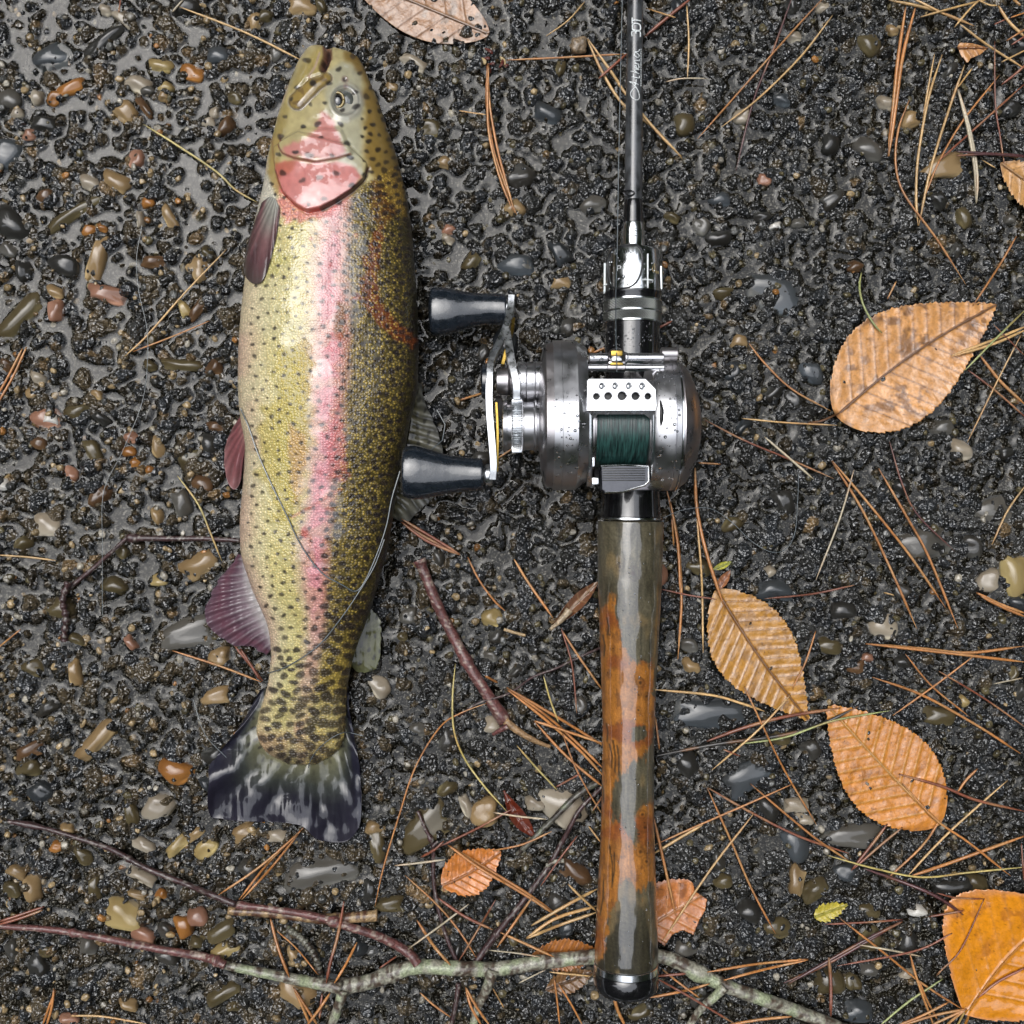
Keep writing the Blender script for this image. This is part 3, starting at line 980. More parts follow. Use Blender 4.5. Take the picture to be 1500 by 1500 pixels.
ORL = (.50, .25, .075)
leaf('largest blotchy pale orange leaf, right of the reel, tip to the upper right', (1231, 604), (1460, 446), 84, (.62, .34, .15), (.17, .075, .03),
     nv=11, bend=-10, stem=[(1184, 620), (1205, 616), (1231, 604)], asym=.03, prof=(.37, .80), blot=(.20, .10, .05), blot_amt=.8, fold=9)
leaf('golden brown leaf with deeply ridged veins beside the wooden grip, tip down', (1052, 868), (1185, 1056), 61, (.46, .25, .06), (.20, .085, .025),
     nv=13, bend=5, prof=(.42, .88), blot=(.20, .10, .04), blot_amt=.5, fold=4)
leaf('evenly orange upright oval leaf with light veins below the ridged leaf, a needle across it', (1372, 1203), (1213, 1034), 70, (.56, .24, .045), (.62, .33, .10),
     nv=11, bend=-2, prof=(.42, 1.6), blot=(.20, .07, .02), blot_amt=.5, fold=3, vein_out=True)
leaf('small notched orange leaf lying low between the trout tail and the grip', (650, 1296), (734, 1247), 34, (.58, .22, .05), (.40, .15, .04),
     nv=7, bend=4, prof=(.42, 1.6), fold=3, stem=[(651, 1305), (650, 1300), (650, 1296)], blot_amt=.3)
leaf('torn rusty leaf sticking out from behind the lower wooden grip', (925, 1372), (1046, 1300), 50, (.50, .20, .07), (.62, .30, .14),
     nv=6, prof=(.5, 1.6), blot=(.13, .05, .03), blot_amt=.6, rim=(.55, .30, .22), z=8,
     cut=[(915, 1270), (975, 1283), (1003, 1283), (1016, 1294), (1018, 1305), (1036, 1317), (1033, 1335), (1026, 1346), (1016, 1370), (1000, 1363), (985, 1370), (974, 1386), (962, 1378), (915, 1380)])
leaf('glossy bright orange leaf soaked with rain in the lower right corner', (1421, 1478), (1575, 1325), 112, (.66, .27, .012), (.50, .20, .03),
     nv=7, bend=-14, prof=(.44, .92), mat='leaf_gloss', blot=(.40, .13, .02), blot_amt=.6, fold=9, asym=-.08, rim=(.66, .30, .15), z=9,
     stem=[(1414, 1500), (1418, 1490), (1421, 1478)])
leaf('pale pinkish leaf sunk under rain water at the top edge', (712, 48), (505, -40), 48, (.36, .22, .15), (.27, .16, .10),
     nv=6, prof=(.45, 1.6), fold=0, z=-0.6, teeth=False, blot=(.16, .13, .10), blot_amt=.6)
leaf('pale orange leaf half outside the right edge of the picture', (1468, 240), (1580, 320), 34, (.60, .36, .17), (.40, .22, .09), nv=7, prof=(.5, 1.6), fold=3)
leaf('brown leaf half under the mossy branch just left of the butt cap', (778, 1402), (880, 1396), 24, (.34, .14, .04), (.18, .07, .02), nv=9, prof=(.5, 1.6), fold=3, z=7)
leaf('dull brown leaf below the mossy branch left of the butt cap', (800, 1450), (868, 1424), 18, (.18, .10, .045), (.10, .05, .02), nv=5, prof=(.5, 1.6), fold=2, z=6)
leaf('small torn brown triangular scrap of leaf in the upper right', (1404, 70), (1452, 70), 26, (.50, .27, .12), (.30, .12, .04), nv=3, prof=(.5, 1.6), fold=2, z=8, name='leaf_scrap',
     cut=[(1399, 62), (1425, 63), (1448, 70), (1436, 80), (1422, 86), (1418, 92), (1408, 91), (1403, 85), (1407, 79)], blot=(.12, .05, .02), blot_amt=.9)
leaf('tiny yellow green torn scrap of leaf in the lower right', (1194, 1343), (1242, 1325), 13, (.52, .48, .08), (.40, .36, .06), nv=3, prof=(.35, 1.6), fold=2, name='leaf_scrap', blot_amt=.3)
leaf('tiny yellow green bud leaf above the ridged leaf', (1045, 834), (1072, 823), 5, (.42, .44, .06), (.30, .32, .05), nv=3, prof=(.5, 1.6), fold=2, name='leaf_scrap', blot_amt=.1, teeth=False)
leaf('dark red wet curled leaf right of the small notched leaf', (738, 1158), (783, 1226), 12, (.11, .018, .008), (.16, .03, .01), nv=4, prof=(.6, 1.6), fold=9, mat='leaf_gloss', bend=4, teeth=False, blot=(.20, .06, .02))
leaf('curled dark brown leaf shred above the grip edge, beside the wood splinter', (806, 922), (876, 852), 11, (.16, .07, .04), (.30, .18, .09), nv=4, prof=(.6, 1.6), fold=10, teeth=False, name='leaf_scrap')
leaf('tiny pink brown curled scrap touching the top of the ridged leaf', (1052, 862), (1070, 835), 7, (.38, .18, .10), (.24, .10, .05), nv=2, fold=6, teeth=False, name='leaf_scrap')


# ------------------------------------------------------------------ twigs and branches
def barky(path, rad, colf, sides=14, seed=0, lump=.16):
    path = np.array(path)
    n = len(path)
    rad = np.broadcast_to(np.asarray(rad, float), (n,))
    V, F = tube(path, rad, sides)
    c = np.repeat(path, sides, 0)
    nz = FBM(V[:, 0] * 1.0 + V[:, 2], V[:, 1] + V[:, 2] * .7, 7, 3, seed + 2)
    V = c + (V - c) * (1 + lump * 2 * (nz - .5))[:, None]
    return (V, F), colf(V, nz)


def lichen(V, nz):
    n1 = FBM(V[:, 0], V[:, 1], 16, 3, 8)[:, None]; n2 = FBM(V[:, 0], V[:, 1] + V[:, 2], 5, 2, 12)[:, None]
    c = np.array([.34, .33, .26]) * (0.35 + 1.2 * n2)
    g = sstep(.54, .68, n1) * .8; c = c * (1 - g) + np.array([.38, .44, .26]) * g * (0.6 + .8 * n2)
    d = sstep(.56, .46, n2) * sstep(.40, .55, 1 - n1); c = c * (1 - d) + np.array([.09, .06, .04]) * d
    return c


def redbark(V, nz):
    n1 = FBM(V[:, 0], V[:, 1], 12, 3, 18)[:, None]; n2 = FBM(V[:, 0], V[:, 1] + V[:, 2], 3.5, 2, 14)[:, None]
    c = np.array([.15, .055, .05]) * (.5 + 1.1 * n1)
    g = sstep(.62, .72, n2); return c * (1 - g) + np.array([.42, .33, .27]) * g


def darkbark(V, nz):
    n1 = FBM(V[:, 0], V[:, 1], 10, 3, 28)[:, None]
    g = sstep(.66, .76, FBM(V[:, 0], V[:, 1], 3, 2, 24))[:, None]
    return np.array([.060, .026, .026]) * (.5 + n1) * (1 - g) + np.array([.28, .25, .22]) * g


def birch(V, nz):
    n1 = FBM(V[:, 0], V[:, 1] * .3, 6, 3, 38)[:, None]
    g = sstep(.45, .6, n1); return np.array([.10, .04, .02]) * (1 - g) + np.array([.42, .28, .14]) * g


def twig(root, name, pts, r0, r1, colf, seed=0, n=None, lift=0, bumps=()):
    L = sum(math.dist(a, b) for a, b in zip(pts[:-1], pts[1:]))
    n = n or max(16, int(L / 3))
    pth = drape(pts, (r0 + r1) / 2, n, stiff=14, lift=lift)
    s = np.linspace(0, 1, len(pth))
    rad = r0 + (r1 - r0) * s
    for at_, w_, a_ in bumps:
        rad = rad * (1 + a_ * np.exp(-((s - at_) / w_) ** 2))
    vf, c = barky(pth, rad, colf, seed=seed)
    o = obj(name, vf, M['bark'], root, c, sharp=None)
    stamp(pth, float(rad.mean()))
    return o, pth


def dtwig(label, name, pts, r0, r1, colf, cat='twig', seed=0, forks=(), **k):
    c = P(*pts[len(pts) // 2], 3)
    root = empty(name, c)
    tag(root, label, cat)
    twig(root, 'stem', pts, r0, r1, colf, seed=seed, **k)
    for j, f in enumerate(forks):
        twig(root, 'side_twig', f[0], f[1], f[2], f[3], seed=seed + j + 1, n=f[4] if len(f) > 4 else None)
    return root


# things below the branch first
dtwig('short birch barked stick lying below the trout tail under the thin branch arm', 'stick', [(335, 1334), (400, 1338), (470, 1346), (500, 1345), (553, 1341)], 6, 8.5, birch, 'stick', 3)
dtwig('thick reddish brown bare twig curving between the trout tail and the grip', 'twig', [(614, 820), (626, 850), (645, 895), (668, 940), (690, 980), (712, 1015), (740, 1058)], 7.5, 8.5, redbark, 'twig', 5,
      forks=[([(740, 1056), (765, 1075), (790, 1088), (806, 1094)], 6, 2.5, lambda V, nz: np.array([.42, .26, .13]) * (.6 + .7 * FBM(V[:, 0], V[:, 1], 6, 2, 5))[:, None]),
             ([(744, 1064), (732, 1070), (722, 1076)], 4.5, 2.5, redbark)], bumps=((.0, .05, .35), (.62, .03, .25), (.97, .05, .25)))
dtwig('thin dark red budded twig running upright left of the small notched leaf', 'twig', [(612, 1188), (622, 1212), (634, 1240), (635, 1290), (643, 1335), (655, 1375), (672, 1415)], 2.6, 3.2, darkbark, 'twig', 7,
      forks=[([(672, 1440), (668, 1468), (662, 1500)], 4, 3.5, darkbark), ([(634, 1240), (641, 1232)], 2.6, 2, darkbark)], bumps=((.28, .02, .7), (.6, .02, .3)))
dtwig('long dark purple twig slanting from the grip down to the mossy branch', 'twig', [(885, 1150), (850, 1185), (828, 1225), (806, 1265), (770, 1315), (740, 1352), (718, 1380), (697, 1410)], 3, 5, darkbark, 'twig', 9,
      forks=[([(800, 1268), (814, 1262), (826, 1261)], 3, 3.5, lichen)], bumps=((.8, .02, .4),))
dtwig('grey brown twig above the long purple twig, crossing the pale rough stone', 'twig', [(878, 1145), (845, 1165), (810, 1200), (780, 1230), (757, 1252)], 5.0, 3.6, lambda V, nz: lichen(V, nz) * .35, 'twig', 10)
dtwig('thin reddish twig leaving the upper grip and ending at the thick reddish twig', 'twig', [(882, 948), (850, 962), (812, 980), (780, 992), (745, 1016), (700, 1030), (672, 1050)], 2.0, 1.5, darkbark, 'twig', 11)
dtwig('forked thin brown twig running from the trout belly to the left', 'twig', [(352, 792), (300, 789), (240, 789), (186, 788)], 3.2, 4.6, darkbark, 'twig', 12,
      forks=[([(186, 788), (160, 812), (130, 838), (100, 862)], 3.0, 3.6, darkbark)], bumps=((.95, .05, .5),))
# catkin-like ridged stalk
cr = empty('catkin', P(97, 890, 2)); tag(cr, 'dark ridged catkin lying upright left of the forked brown twig', 'catkin')
pth = drape([(100, 852), (92, 880), (97, 905), (94, 932), (95, 940)], 4.5, 50)
rad = 4.6 + 1.3 * np.sin(np.linspace(0, 60, len(pth))); rad[-6:] *= .6
vf, c = barky(pth, rad, darkbark, seed=2); obj('spike', vf, M['bark'], cr, c, sharp=None)
cr = empty('catkin', P(450, 1400, 2)); tag(cr, 'grey ridged catkin curving between the branch arms below the birch stick', 'catkin')
pth = drape([(420, 1360), (445, 1378), (462, 1402), (470, 1430)], 5, 60)
rad = 5.0 + 1.1 * np.sin(np.linspace(0, 90, len(pth)))
vf, c = barky(pth, rad, lambda V, nz: lichen(V, nz) * .5, seed=2); obj('spike', vf, M['bark'], cr, c, sharp=None)

# the long mossy branch
br = empty('mossy_branch', P(600, 1420, 4)); tag(br, 'long forked branch with pale green lichen lying across the bottom, passing under the wooden grip', 'branch')
twig(br, 'stem', [(500, 1447), (540, 1438), (580, 1424), (615, 1416), (680, 1419), (740, 1418), (800, 1408), (862, 1402), (920, 1400), (975, 1402), (1020, 1424), (1068, 1446), (1130, 1468), (1190, 1490), (1245, 1512)], 11, 9.5, lichen, 3,
     bumps=((.0, .02, .3), (.13, .02, .25), (.72, .02, .3)))
twig(br, 'side_twig', [(500, 1447), (440, 1436), (380, 1424), (330, 1414)], 9, 6, lichen, 4)
twig(br, 'side_twig', [(330, 1414), (300, 1402), (230, 1390), (150, 1374), (75, 1362), (-10, 1356)], 6.5, 4.2, redbark, 5, bumps=((.72, .01, .5), (.1, .02, .4)))
twig(br, 'side_twig', [(612, 1412), (598, 1396), (560, 1374), (500, 1354), (460, 1342), (400, 1332), (345, 1325)], 7.5, 4.2, redbark, 6, bumps=((.55, .03, .5), (.97, .03, .4)))
twig(br, 'side_twig', [(345, 1325), (280, 1298), (215, 1272), (165, 1245), (115, 1228), (60, 1212), (12, 1203)], 4.4, 3.2, darkbark, 7, bumps=((.42, .01, .5), (.9, .05, .5)))
twig(br, 'side_twig', [(503, 1450), (497, 1470), (485, 1505)], 8, 7, lichen, 8)
twig(br, 'side_twig', [(722, 1422), (712, 1450), (698, 1480), (692, 1510)], 8, 5.5, lichen, 9)
twig(br, 'side_twig', [(1062, 1446), (1045, 1462), (1025, 1480), (1008, 1505)], 7, 5, lichen, 10)

# splinter of wood and bud debris
sp = drape([(806, 922), (822, 908), (834, 893)], 4, 20)
vf, c = barky(sp, np.linspace(2.2, 6, len(sp)), lambda V, nz: np.array([.52, .40, .26]) * (.7 + .5 * nz)[:, None], seed=1)
tag(obj('wood_splinter', vf, M['bark'], None, c, sharp=None), 'pale splintered end of wood lying left of the upper grip', 'splinter')
sp = drape([(738, 922), (755, 927), (770, 931)], 2.5, 14)
vf, c = barky(sp, np.array([2.4] * len(sp)), lambda V, nz: np.array([.60, .42, .22]) * (.7 + .5 * nz)[:, None], seed=1)
tag(obj('wood_splinter', vf, M['bark'], None, c, sharp=None), 'small tan wood chip lying beside the amber pool below the reel', 'splinter')
bd = empty('bud_debris', P(722, 85, 3)); tag(bd, 'dark red husk with pale broken bud scales at the head of the needle bundle', 'bud husk')
for k in range(9):
    x0, y0 = 712 + random.uniform(-4, 30), 74 + random.uniform(-4, 24)
    a = random.uniform(0, 6.28); l = random.uniform(6, 14)
    pth = drape([(x0, y0), (x0 + l * math.cos(a) * .5 + 2, y0 + l * math.sin(a) * .5), (x0 + l * math.cos(a), y0 + l * math.sin(a))], 1.8, 12)
    cc = np.array([.10, .02, .012]) if k % 3 else np.array([.5, .38, .2])
    vf = tube(pth, 2.4 * np.sin(np.linspace(.3, 3.0, len(pth))) + .4, 8)
    obj('husk' if k % 3 else 'bud_scale', vf, M['leaf_gloss'], bd, np.tile(cc, (len(vf[0]), 1)))
# ------------------------------------------------------------------ pine needles
NC = {'o': (.48, .20, .06), 't': (.60, .38, .16), 'r': (.24, .075, .04), 'y': (.58, .47, .16), 'p': (.55, .47, .33), 'd': (.10, .035, .035), 'g': (.38, .42, .16), 'k': (.05, .045, .04)}
NN = {'o': 'orange', 't': 'tan', 'r': 'reddish brown', 'y': 'yellowish', 'p': 'pale straw', 'd': 'dark purple brown', 'g': 'pale green', 'k': 'blackish'}
NEEDLES = [  # colour, radius, [needle polylines]; needles of one entry share a base
 ('t',1.7,[[(263,10),(360,48),(441,88)]]), ('p',1.7,[[(252,18),(268,0)]]), ('y',1.6,[[(210,182),(255,210),(315,250),(345,278),(376,296)]]),
 ('t',1.5,[[(332,365),(270,430),(215,492),(183,522)]]), ('o',1.2,[[(307,470),(255,492),(195,515)]]),
 ('o',2.0,[[(39,508),(20,550),(-4,592)],[(33,510),(14,548),(-4,580)]]), ('y',1.5,[[(260,697),(290,738),(308,780),(325,822)]]),
 ('t',1.5,[[(-4,813),(40,816),(82,821)]]), ('o',1.6,[[(252,953),(320,975),(383,999)]]), ('r',2.0,[[(344,947),(365,972),(385,998)],[(352,950),(368,975),(381,996)]]),
 ('o',1.4,[[(-4,950),(30,922)]]), ('r',2.2,[[(65,1328),(30,1340),(-4,1351)],[(63,1333),(30,1345),(-4,1355)]]), ('o',2.0,[[(82,1450),(72,1475),(62,1503)],[(79,1448),(76,1475),(68,1503)]]),
 ('t',1.5,[[(103,1488),(150,1489),(215,1500)]]), ('o',1.8,[[(445,1212),(395,1262),(350,1318)],[(441,1216),(400,1268),(354,1318)],[(436,1222),(380,1270),(320,1311)]]),
 ('o',2.4,[[(396,1345),(408,1390),(424,1432)]]), ('o',2.2,[[(430,1446),(443,1475),(455,1503)],[(430,1446),(448,1475),(466,1503)]]),
 ('o',1.2,[[(405,1363),(435,1390),(466,1428)]]), ('r',2.4,[[(504,1320),(495,1370),(484,1410),(478,1440)]]), ('r',2.0,[[(472,1455),(468,1492)]]),
 ('o',2.0,[[(523,1380),(507,1412),(490,1440)]]), ('o',2.2,[[(484,1454),(468,1478),(449,1503)]]),
 ('o',1.3,[[(713,1030),(672,1046),(643,1067),(608,1125),(583,1200),(562,1270),(549,1328)]]), ('y',1.5,[[(667,972),(663,1020),(665,1070),(680,1110),(708,1150),(742,1188)]]),
 ('y',1.5,[[(757,1092),(785,1124),(816,1157)]]),
 ('o',2.1,[[(742,1007),(800,1048),(845,1088),(886,1128)],[(744,1011),(800,1055),(850,1100),(886,1139)],[(745,1009),(790,1035),(850,1071),(886,1094)]]),
 ('o',2.0,[[(782,1056),(830,1108),(886,1155)],[(783,1056),(820,1068),(886,1090)]]), ('y',1.3,[[(796,990),(806,1025),(818,1058)]]),
 ('o',1.3,[[(824,1075),(842,1122),(862,1160),(884,1196)]]), ('r',1.8,[[(642,1241),(700,1213),(752,1184)]]), ('p',1.5,[[(722,1190),(760,1196),(800,1200)]]),
 ('o',1.5,[[(722,1246),(765,1237),(808,1218)]]), ('r',1.6,[[(814,1153),(849,1134)]]),
 ('o',2.3,[[(656,1238),(712,1272),(768,1306),(822,1345)],[(659,1240),(715,1278),(776,1315),(815,1341)],[(658,1239),(700,1270),(740,1294)]]),
 ('o',1.5,[[(593,1282),(640,1325),(672,1363),(698,1403)]]), ('o',2.4,[[(611,1348),(635,1385),(660,1414)]]), ('p',1.5,[[(687,1324),(645,1356),(598,1390)]]),
 ('r',1.4,[[(582,1400),(556,1418)]]), ('r',1.5,[[(726,1318),(700,1362),(672,1408)]]), ('r',2.2,[[(642,1316),(680,1342),(722,1362)]]),
 ('o',2.0,[[(733,1366),(775,1385),(812,1402)]]), ('p',1.2,[[(716,1392),(755,1396),(792,1402)]]), ('o',2.0,[[(780,1314),(755,1350),(728,1388)]]),
 ('t',2.4,[[(771,1375),(820,1355),(875,1336)],[(771,1374),(815,1345),(875,1327)],[(778,1356),(830,1326),(875,1302)]]), ('t',1.8,[[(832,1295),(852,1315),(875,1336)]]),
 ('t',1.5,[[(805,1424),(865,1430)]]), ('o',1.5,[[(812,1434),(816,1465),(820,1503)]]), ('o',1.5,[[(817,1440),(835,1468),(854,1503)]]),
 ('o',2.0,[[(682,1446),(698,1475),(718,1503)],[(682,1446),(690,1475),(706,1503)]]), ('t',1.2,[[(722,1448),(738,1476)]]), ('o',1.6,[[(615,1454),(635,1472),(660,1490)]]),
 ('p',1.7,[[(578,1268),(615,1264),(652,1259)]]), ('r',1.4,[[(846,1224),(820,1258),(792,1298)]]), ('r',2.0,[[(616,1256),(636,1245),(650,1232)]]),
 ('o',1.9,[[(714,93),(713,150),(722,215),(738,265),(757,315)],[(715,93),(717,150),(728,215),(741,265),(754,312)],[(716,95),(714,150),(717,200),(732,260),(751,308)]]),
 ('t',1.1,[[(672,162),(690,165),(712,168)]]), ('o',1.5,[[(742,88),(830,84),(915,79)]]), ('t',1.2,[[(857,2),(832,30),(800,53)]]),
 ('t',2.2,[[(860,57),(882,105),(912,152),(955,185),(999,232)],[(861,57),(900,112),(915,135),(960,190),(998,229)]]),
 ('r',2.6,[[(1012,-2),(975,28),(944,54)]]), ('r',2.0,[[(920,77),(900,95),(877,115)]]), ('t',1.4,[[(1006,8),(1009,60),(1007,116)]]), ('p',1.2,[[(975,120),(1000,115),(1037,115)]]),
 ('t',1.3,[[(946,12),(990,26)]]), ('d',1.5,[[(1160,-3),(1132,75),(1103,150),(1078,250)]]), ('o',1.5,[[(1206,-3),(1150,58),(1085,132),(1022,203)]]),
 ('t',1.6,[[(1220,22),(1172,84),(1110,145),(1057,186)]]), ('o',2.6,[[(1327,8),(1315,90),(1308,160),(1301,229)],[(1341,10),(1323,80),(1313,150),(1302,229)]]),
 ('t',2.4,[[(1302,0),(1350,10),(1382,20),(1427,38)]]), ('t',1.8,[[(1338,-2),(1362,10),(1390,24)]]), ('t',1.8,[[(1348,25),(1395,12),(1450,-2)]]), ('t',1.6,[[(1437,-2),(1420,14),(1398,40)]]),
 ('t',1.8,[[(1406,35),(1445,65),(1503,102)]]), ('t',2.3,[[(1462,8),(1478,32),(1503,56)]]), ('o',1.3,[[(1480,26),(1503,18)]]), ('r',1.3,[[(1456,36),(1472,29)]]), ('o',1.4,[[(1474,60),(1503,42)]]),
 ('r',1.3,[[(1481,66),(1503,52)]]), ('t',1.4,[[(1467,91),(1503,73)]]), ('t',2.0,[[(1483,-2),(1495,8)]]), ('t',1.4,[[(1369,79),(1356,150),(1350,200)]]),
 ('t',2.0,[[(1380,80),(1360,145),(1345,230),(1342,290),(1345,331)]]), ('t',2.0,[[(1413,95),(1392,155),(1364,245),(1346,330)]]), ('t',1.4,[[(1424,100),(1403,128)]]),
 ('o',1.5,[[(1464,110),(1410,178),(1375,238),(1356,285)]]), ('r',1.5,[[(1502,122),(1432,185),(1376,235)]]), ('p',2.1,[[(1403,131),(1418,190),(1428,250),(1430,298)],[(1404,131),(1422,195),(1431,250),(1431,296)]]),
 ('r',1.3,[[(1457,60),(1458,150),(1465,200),(1472,246)]]), ('o',1.7,[[(1332,146),(1316,190),(1312,240),(1325,285),(1372,350),(1415,417)]]),
 ('r',1.8,[[(1502,95),(1488,108),(1467,124)]]), ('d',2.0,[[(1401,222),(1450,225),(1503,228)],[(1401,228),(1450,226),(1503,230)]]), ('t',1.1,[[(1438,234),(1458,246)]]),
 ('o',1.6,[[(1489,346),(1462,392),(1425,448)]]), ('g',1.7,[[(1262,399),(1259,420),(1264,445),(1278,472),(1292,488)]]), ('o',1.4,[[(1313,412),(1300,438)]]),
 ('o',1.5,[[(1097,503),(1120,532),(1160,570),(1217,602)]]), ('t',1.3,[[(1087,613),(1150,619),(1226,623)]]), ('r',1.5,[[(1032,615),(1090,645),(1150,670),(1221,701)]]),
 ('p',1.7,[[(1120,640),(1155,670),(1192,702)]]), ('o',1.9,[[(1218,675),(1262,745),(1303,830),(1343,921)],[(1219,675),(1270,735),(1330,810),(1385,890)]]),
 ('o',1.9,[[(1287,686),(1330,760),(1360,815),(1403,920)]]), ('d',1.4,[[(1303,647),(1322,710),(1345,755),(1398,807)]]), ('p',1.4,[[(1251,688),(1230,760),(1195,850)]]),
 ('t',2.2,[[(1503,478),(1450,500),(1393,521)],[(1503,483),(1455,504),(1395,522)]]), ('g',1.5,[[(1503,453),(1460,495),(1413,543)]]), ('o',2.3,[[(1435,520),(1465,558),(1503,594)]]),
 ('r',1.5,[[(1418,542),(1460,574),(1503,612)]]), ('t',1.2,[[(1496,490),(1460,560),(1417,648)]]), ('r',1.0,[[(1455,475),(1500,520)]]), ('t',1.5,[[(1502,711),(1475,750),(1453,798)]]),
 ('o',2.6,[[(1018,685),(1021,745),(1035,810),(1062,893)]]), ('t',1.6,[[(1021,760),(1028,850),(1030,956)]]),
 ('o',2.0,[[(976,715),(991,780),(997,840),(998,890),(993,966)],[(982,735),(993,800),(997,872)]]), ('o',1.5,[[(984,757),(987,800)]]),
 ('r',1.5,[[(1252,857),(1190,870),(1120,877)]]), ('r',1.3,[[(968,863),(1010,872),(1050,878)]]), ('o',2.3,[[(1430,868),(1465,885),(1503,899)],[(1436,873),(1470,890),(1503,904)]]),
 ('o',2.2,[[(1268,943),(1350,950),(1420,956),(1503,946)],[(1268,943),(1400,958),(1503,970)]]), ('o',1.4,[[(1326,958),(1365,1005),(1420,1050)]]),
 ('o',2.0,[[(1278,992),(1350,1018),(1430,1062),(1495,1104)]]), ('o',1.4,[[(1425,962),(1375,1000),(1308,1048)]]), ('r',1.4,[[(1375,983),(1440,1022),(1503,1066)]]),
 ('p',1.1,[[(1455,1002),(1498,993)]]), ('o',1.4,[[(1195,924),(1180,970),(1160,1010)]]), ('t',2.0,[[(955,1010),(1040,1018),(1085,1030),(1120,1042)]]),
 ('r',2.6,[[(1035,1086),(1090,1066),(1150,1050),(1231,1037)]]), ('k',2.6,[[(958,1108),(1050,1090),(1140,1078),(1200,1062),(1257,1035)]]), ('g',1.6,[[(1084,1090),(1150,1080),(1220,1056),(1303,1041)]]),
 ('o',1.5,[[(1090,1005),(1118,1065),(1150,1130),(1196,1208)]]), ('t',1.6,[[(1158,1018),(1110,1070),(1043,1128)]]), ('r',1.9,[[(1037,1154),(1100,1190),(1170,1225),(1243,1250)]]),
 ('o',1.7,[[(1036,1154),(1070,1230),(1100,1300),(1136,1368)]]), ('o',1.7,[[(1099,1148),(1160,1200),(1200,1232),(1246,1263)]]), ('o',1.5,[[(1162,1148),(1090,1180),(1030,1206),(958,1238)]]),
 ('t',2.2,[[(1030,1208),(1000,1225),(955,1252)]]), ('t',1.7,[[(1104,1192),(1040,1275),(970,1380)]]), ('o',2.2,[[(957,1195),(974,1270),(990,1342)]]),
 ('r',2.2,[[(1300,1207),(1275,1240),(1247,1275)]]), ('r',1.8,[[(1322,1212),(1290,1238),(1250,1273)]]), ('o',1.7,[[(1376,1203),(1350,1240),(1299,1288)]]),
 ('t',1.7,[[(1476,1143),(1400,1210),(1360,1250),(1330,1283)]]), ('o',2.5,[[(1503,1224),(1430,1250),(1380,1268),(1332,1284)]]), ('o',1.9,[[(1432,1126),(1415,1143),(1403,1160)]]),
 ('r',2.1,[[(1317,1134),(1380,1152),(1430,1172),(1503,1189)]]), ('o',1.8,[[(1322,1148),(1370,1200),(1420,1235),(1480,1283)]]),
 ('y',1.5,[[(1212,1253),(1280,1272),(1350,1285),(1420,1278),(1503,1270)]]), ('d',2.6,[[(1265,1272),(1330,1295),(1375,1315),(1411,1340)]]), ('r',1.3,[[(1372,1308),(1400,1315),(1442,1317)]]),
 ('r',1.5,[[(1208,1354),(1270,1351),(1322,1347)]]), ('r',1.8,[[(1360,1343),(1412,1334)]]), ('d',2.4,[[(1323,1347),(1260,1385),(1205,1415),(1148,1440)],[(1322,1350),(1262,1380),(1155,1441)]]),
 ('o',1.7,[[(1230,1345),(1290,1392),(1350,1440),(1412,1480)]]), ('p',1.5,[[(1258,1384),(1305,1392),(1349,1401)]]), ('r',1.5,[[(1395,1367),(1340,1393),(1226,1415)]]),
 ('r',2.6,[[(1214,1402),(1217,1440),(1217,1490)]]), ('o',1.9,[[(1184,1405),(1110,1412),(1036,1424)],[(1184,1406),(1120,1420),(1060,1436)]]), ('o',2.0,[[(1040,1441),(1000,1452),(948,1462)]]),
 ('o',1.6,[[(970,1420),(995,1440),(1025,1462)]]), ('r',1.7,[[(960,1432),(1010,1460),(1080,1502)]]), ('o',2.2,[[(1160,1489),(1110,1494),(1060,1503)]]), ('r',2.0,[[(961,1430),(985,1428),(1006,1426)]]),
 ('g',1.6,[[(1381,1434),(1330,1468),(1288,1503)]]), ('o',1.9,[[(1333,1398),(1345,1440),(1368,1503)]]), ('o',1.6,[[(1346,1436),(1358,1465),(1374,1495)]]),
 ('o',2.0,[[(1416,1478),(1370,1487),(1318,1503)],[(1416,1478),(1385,1492),(1362,1503)],[(1416,1478),(1400,1490),(1385,1503)]]), ('y',1.6,[[(1413,1482),(1402,1503)]]), ('o',1.8,[[(1390,1468),(1350,1488),(1312,1503)]]),
 ('r',2.1,[[(1503,1417),(1462,1438),(1432,1462)]]), ('r',1.3,[[(1442,1316),(1408,1390),(1380,1420),(1371,1430)]]), ('o',2.6,[[(897,1452),(905,1480),(916,1503)]]),
 ('r',2.2,[[(585,762),(620,785),(674,813)],[(588,765),(625,792),(674,813)],[(588,760),(630,785),(674,812)]]), ('o',1.5,[[(685,816),(702,850),(724,880),(740,895)]]),
 ('o',2.0,[[(753,819),(775,855),(810,905)]]), ('o',1.7,[[(822,922),(850,965),(884,1013)]]), ('r',1.3,[[(822,920),(838,975),(845,1045)]]), ('o',1.8,[[(710,990),(729,1000)]]),
 ('o',1.8,[[(674,586),(690,581),(706,576)]]), ('o',1.5,[[(728,672),(745,661),(762,650)]]), ('r',1.8,[[(955,485),(985,470)]]), ('o',1.8,[[(868,517),(890,508)]]),
 ('o',1.4,[[(1023,678),(1040,679),(1056,680)]]), ('t',1.3,[[(1430,-2),(1448,7),(1460,8)]]), ('r',1.2,[[(1496,1235),(1500,1290)]]), ('p',1.1,[[(800,1420),(760,1440)]]),
 ('r',1.4,[[(887,1160),(868,1188)]]), ('t',1.3,[[(862,1210),(880,1234)]]), ('r',1.3,[[(177,-2),(174,18)]]), ('d',2.0,[[(1470,1160),(1500,1080)]]) if False else ('r',1.2,[[(1085,1108),(1060,1098)]]),
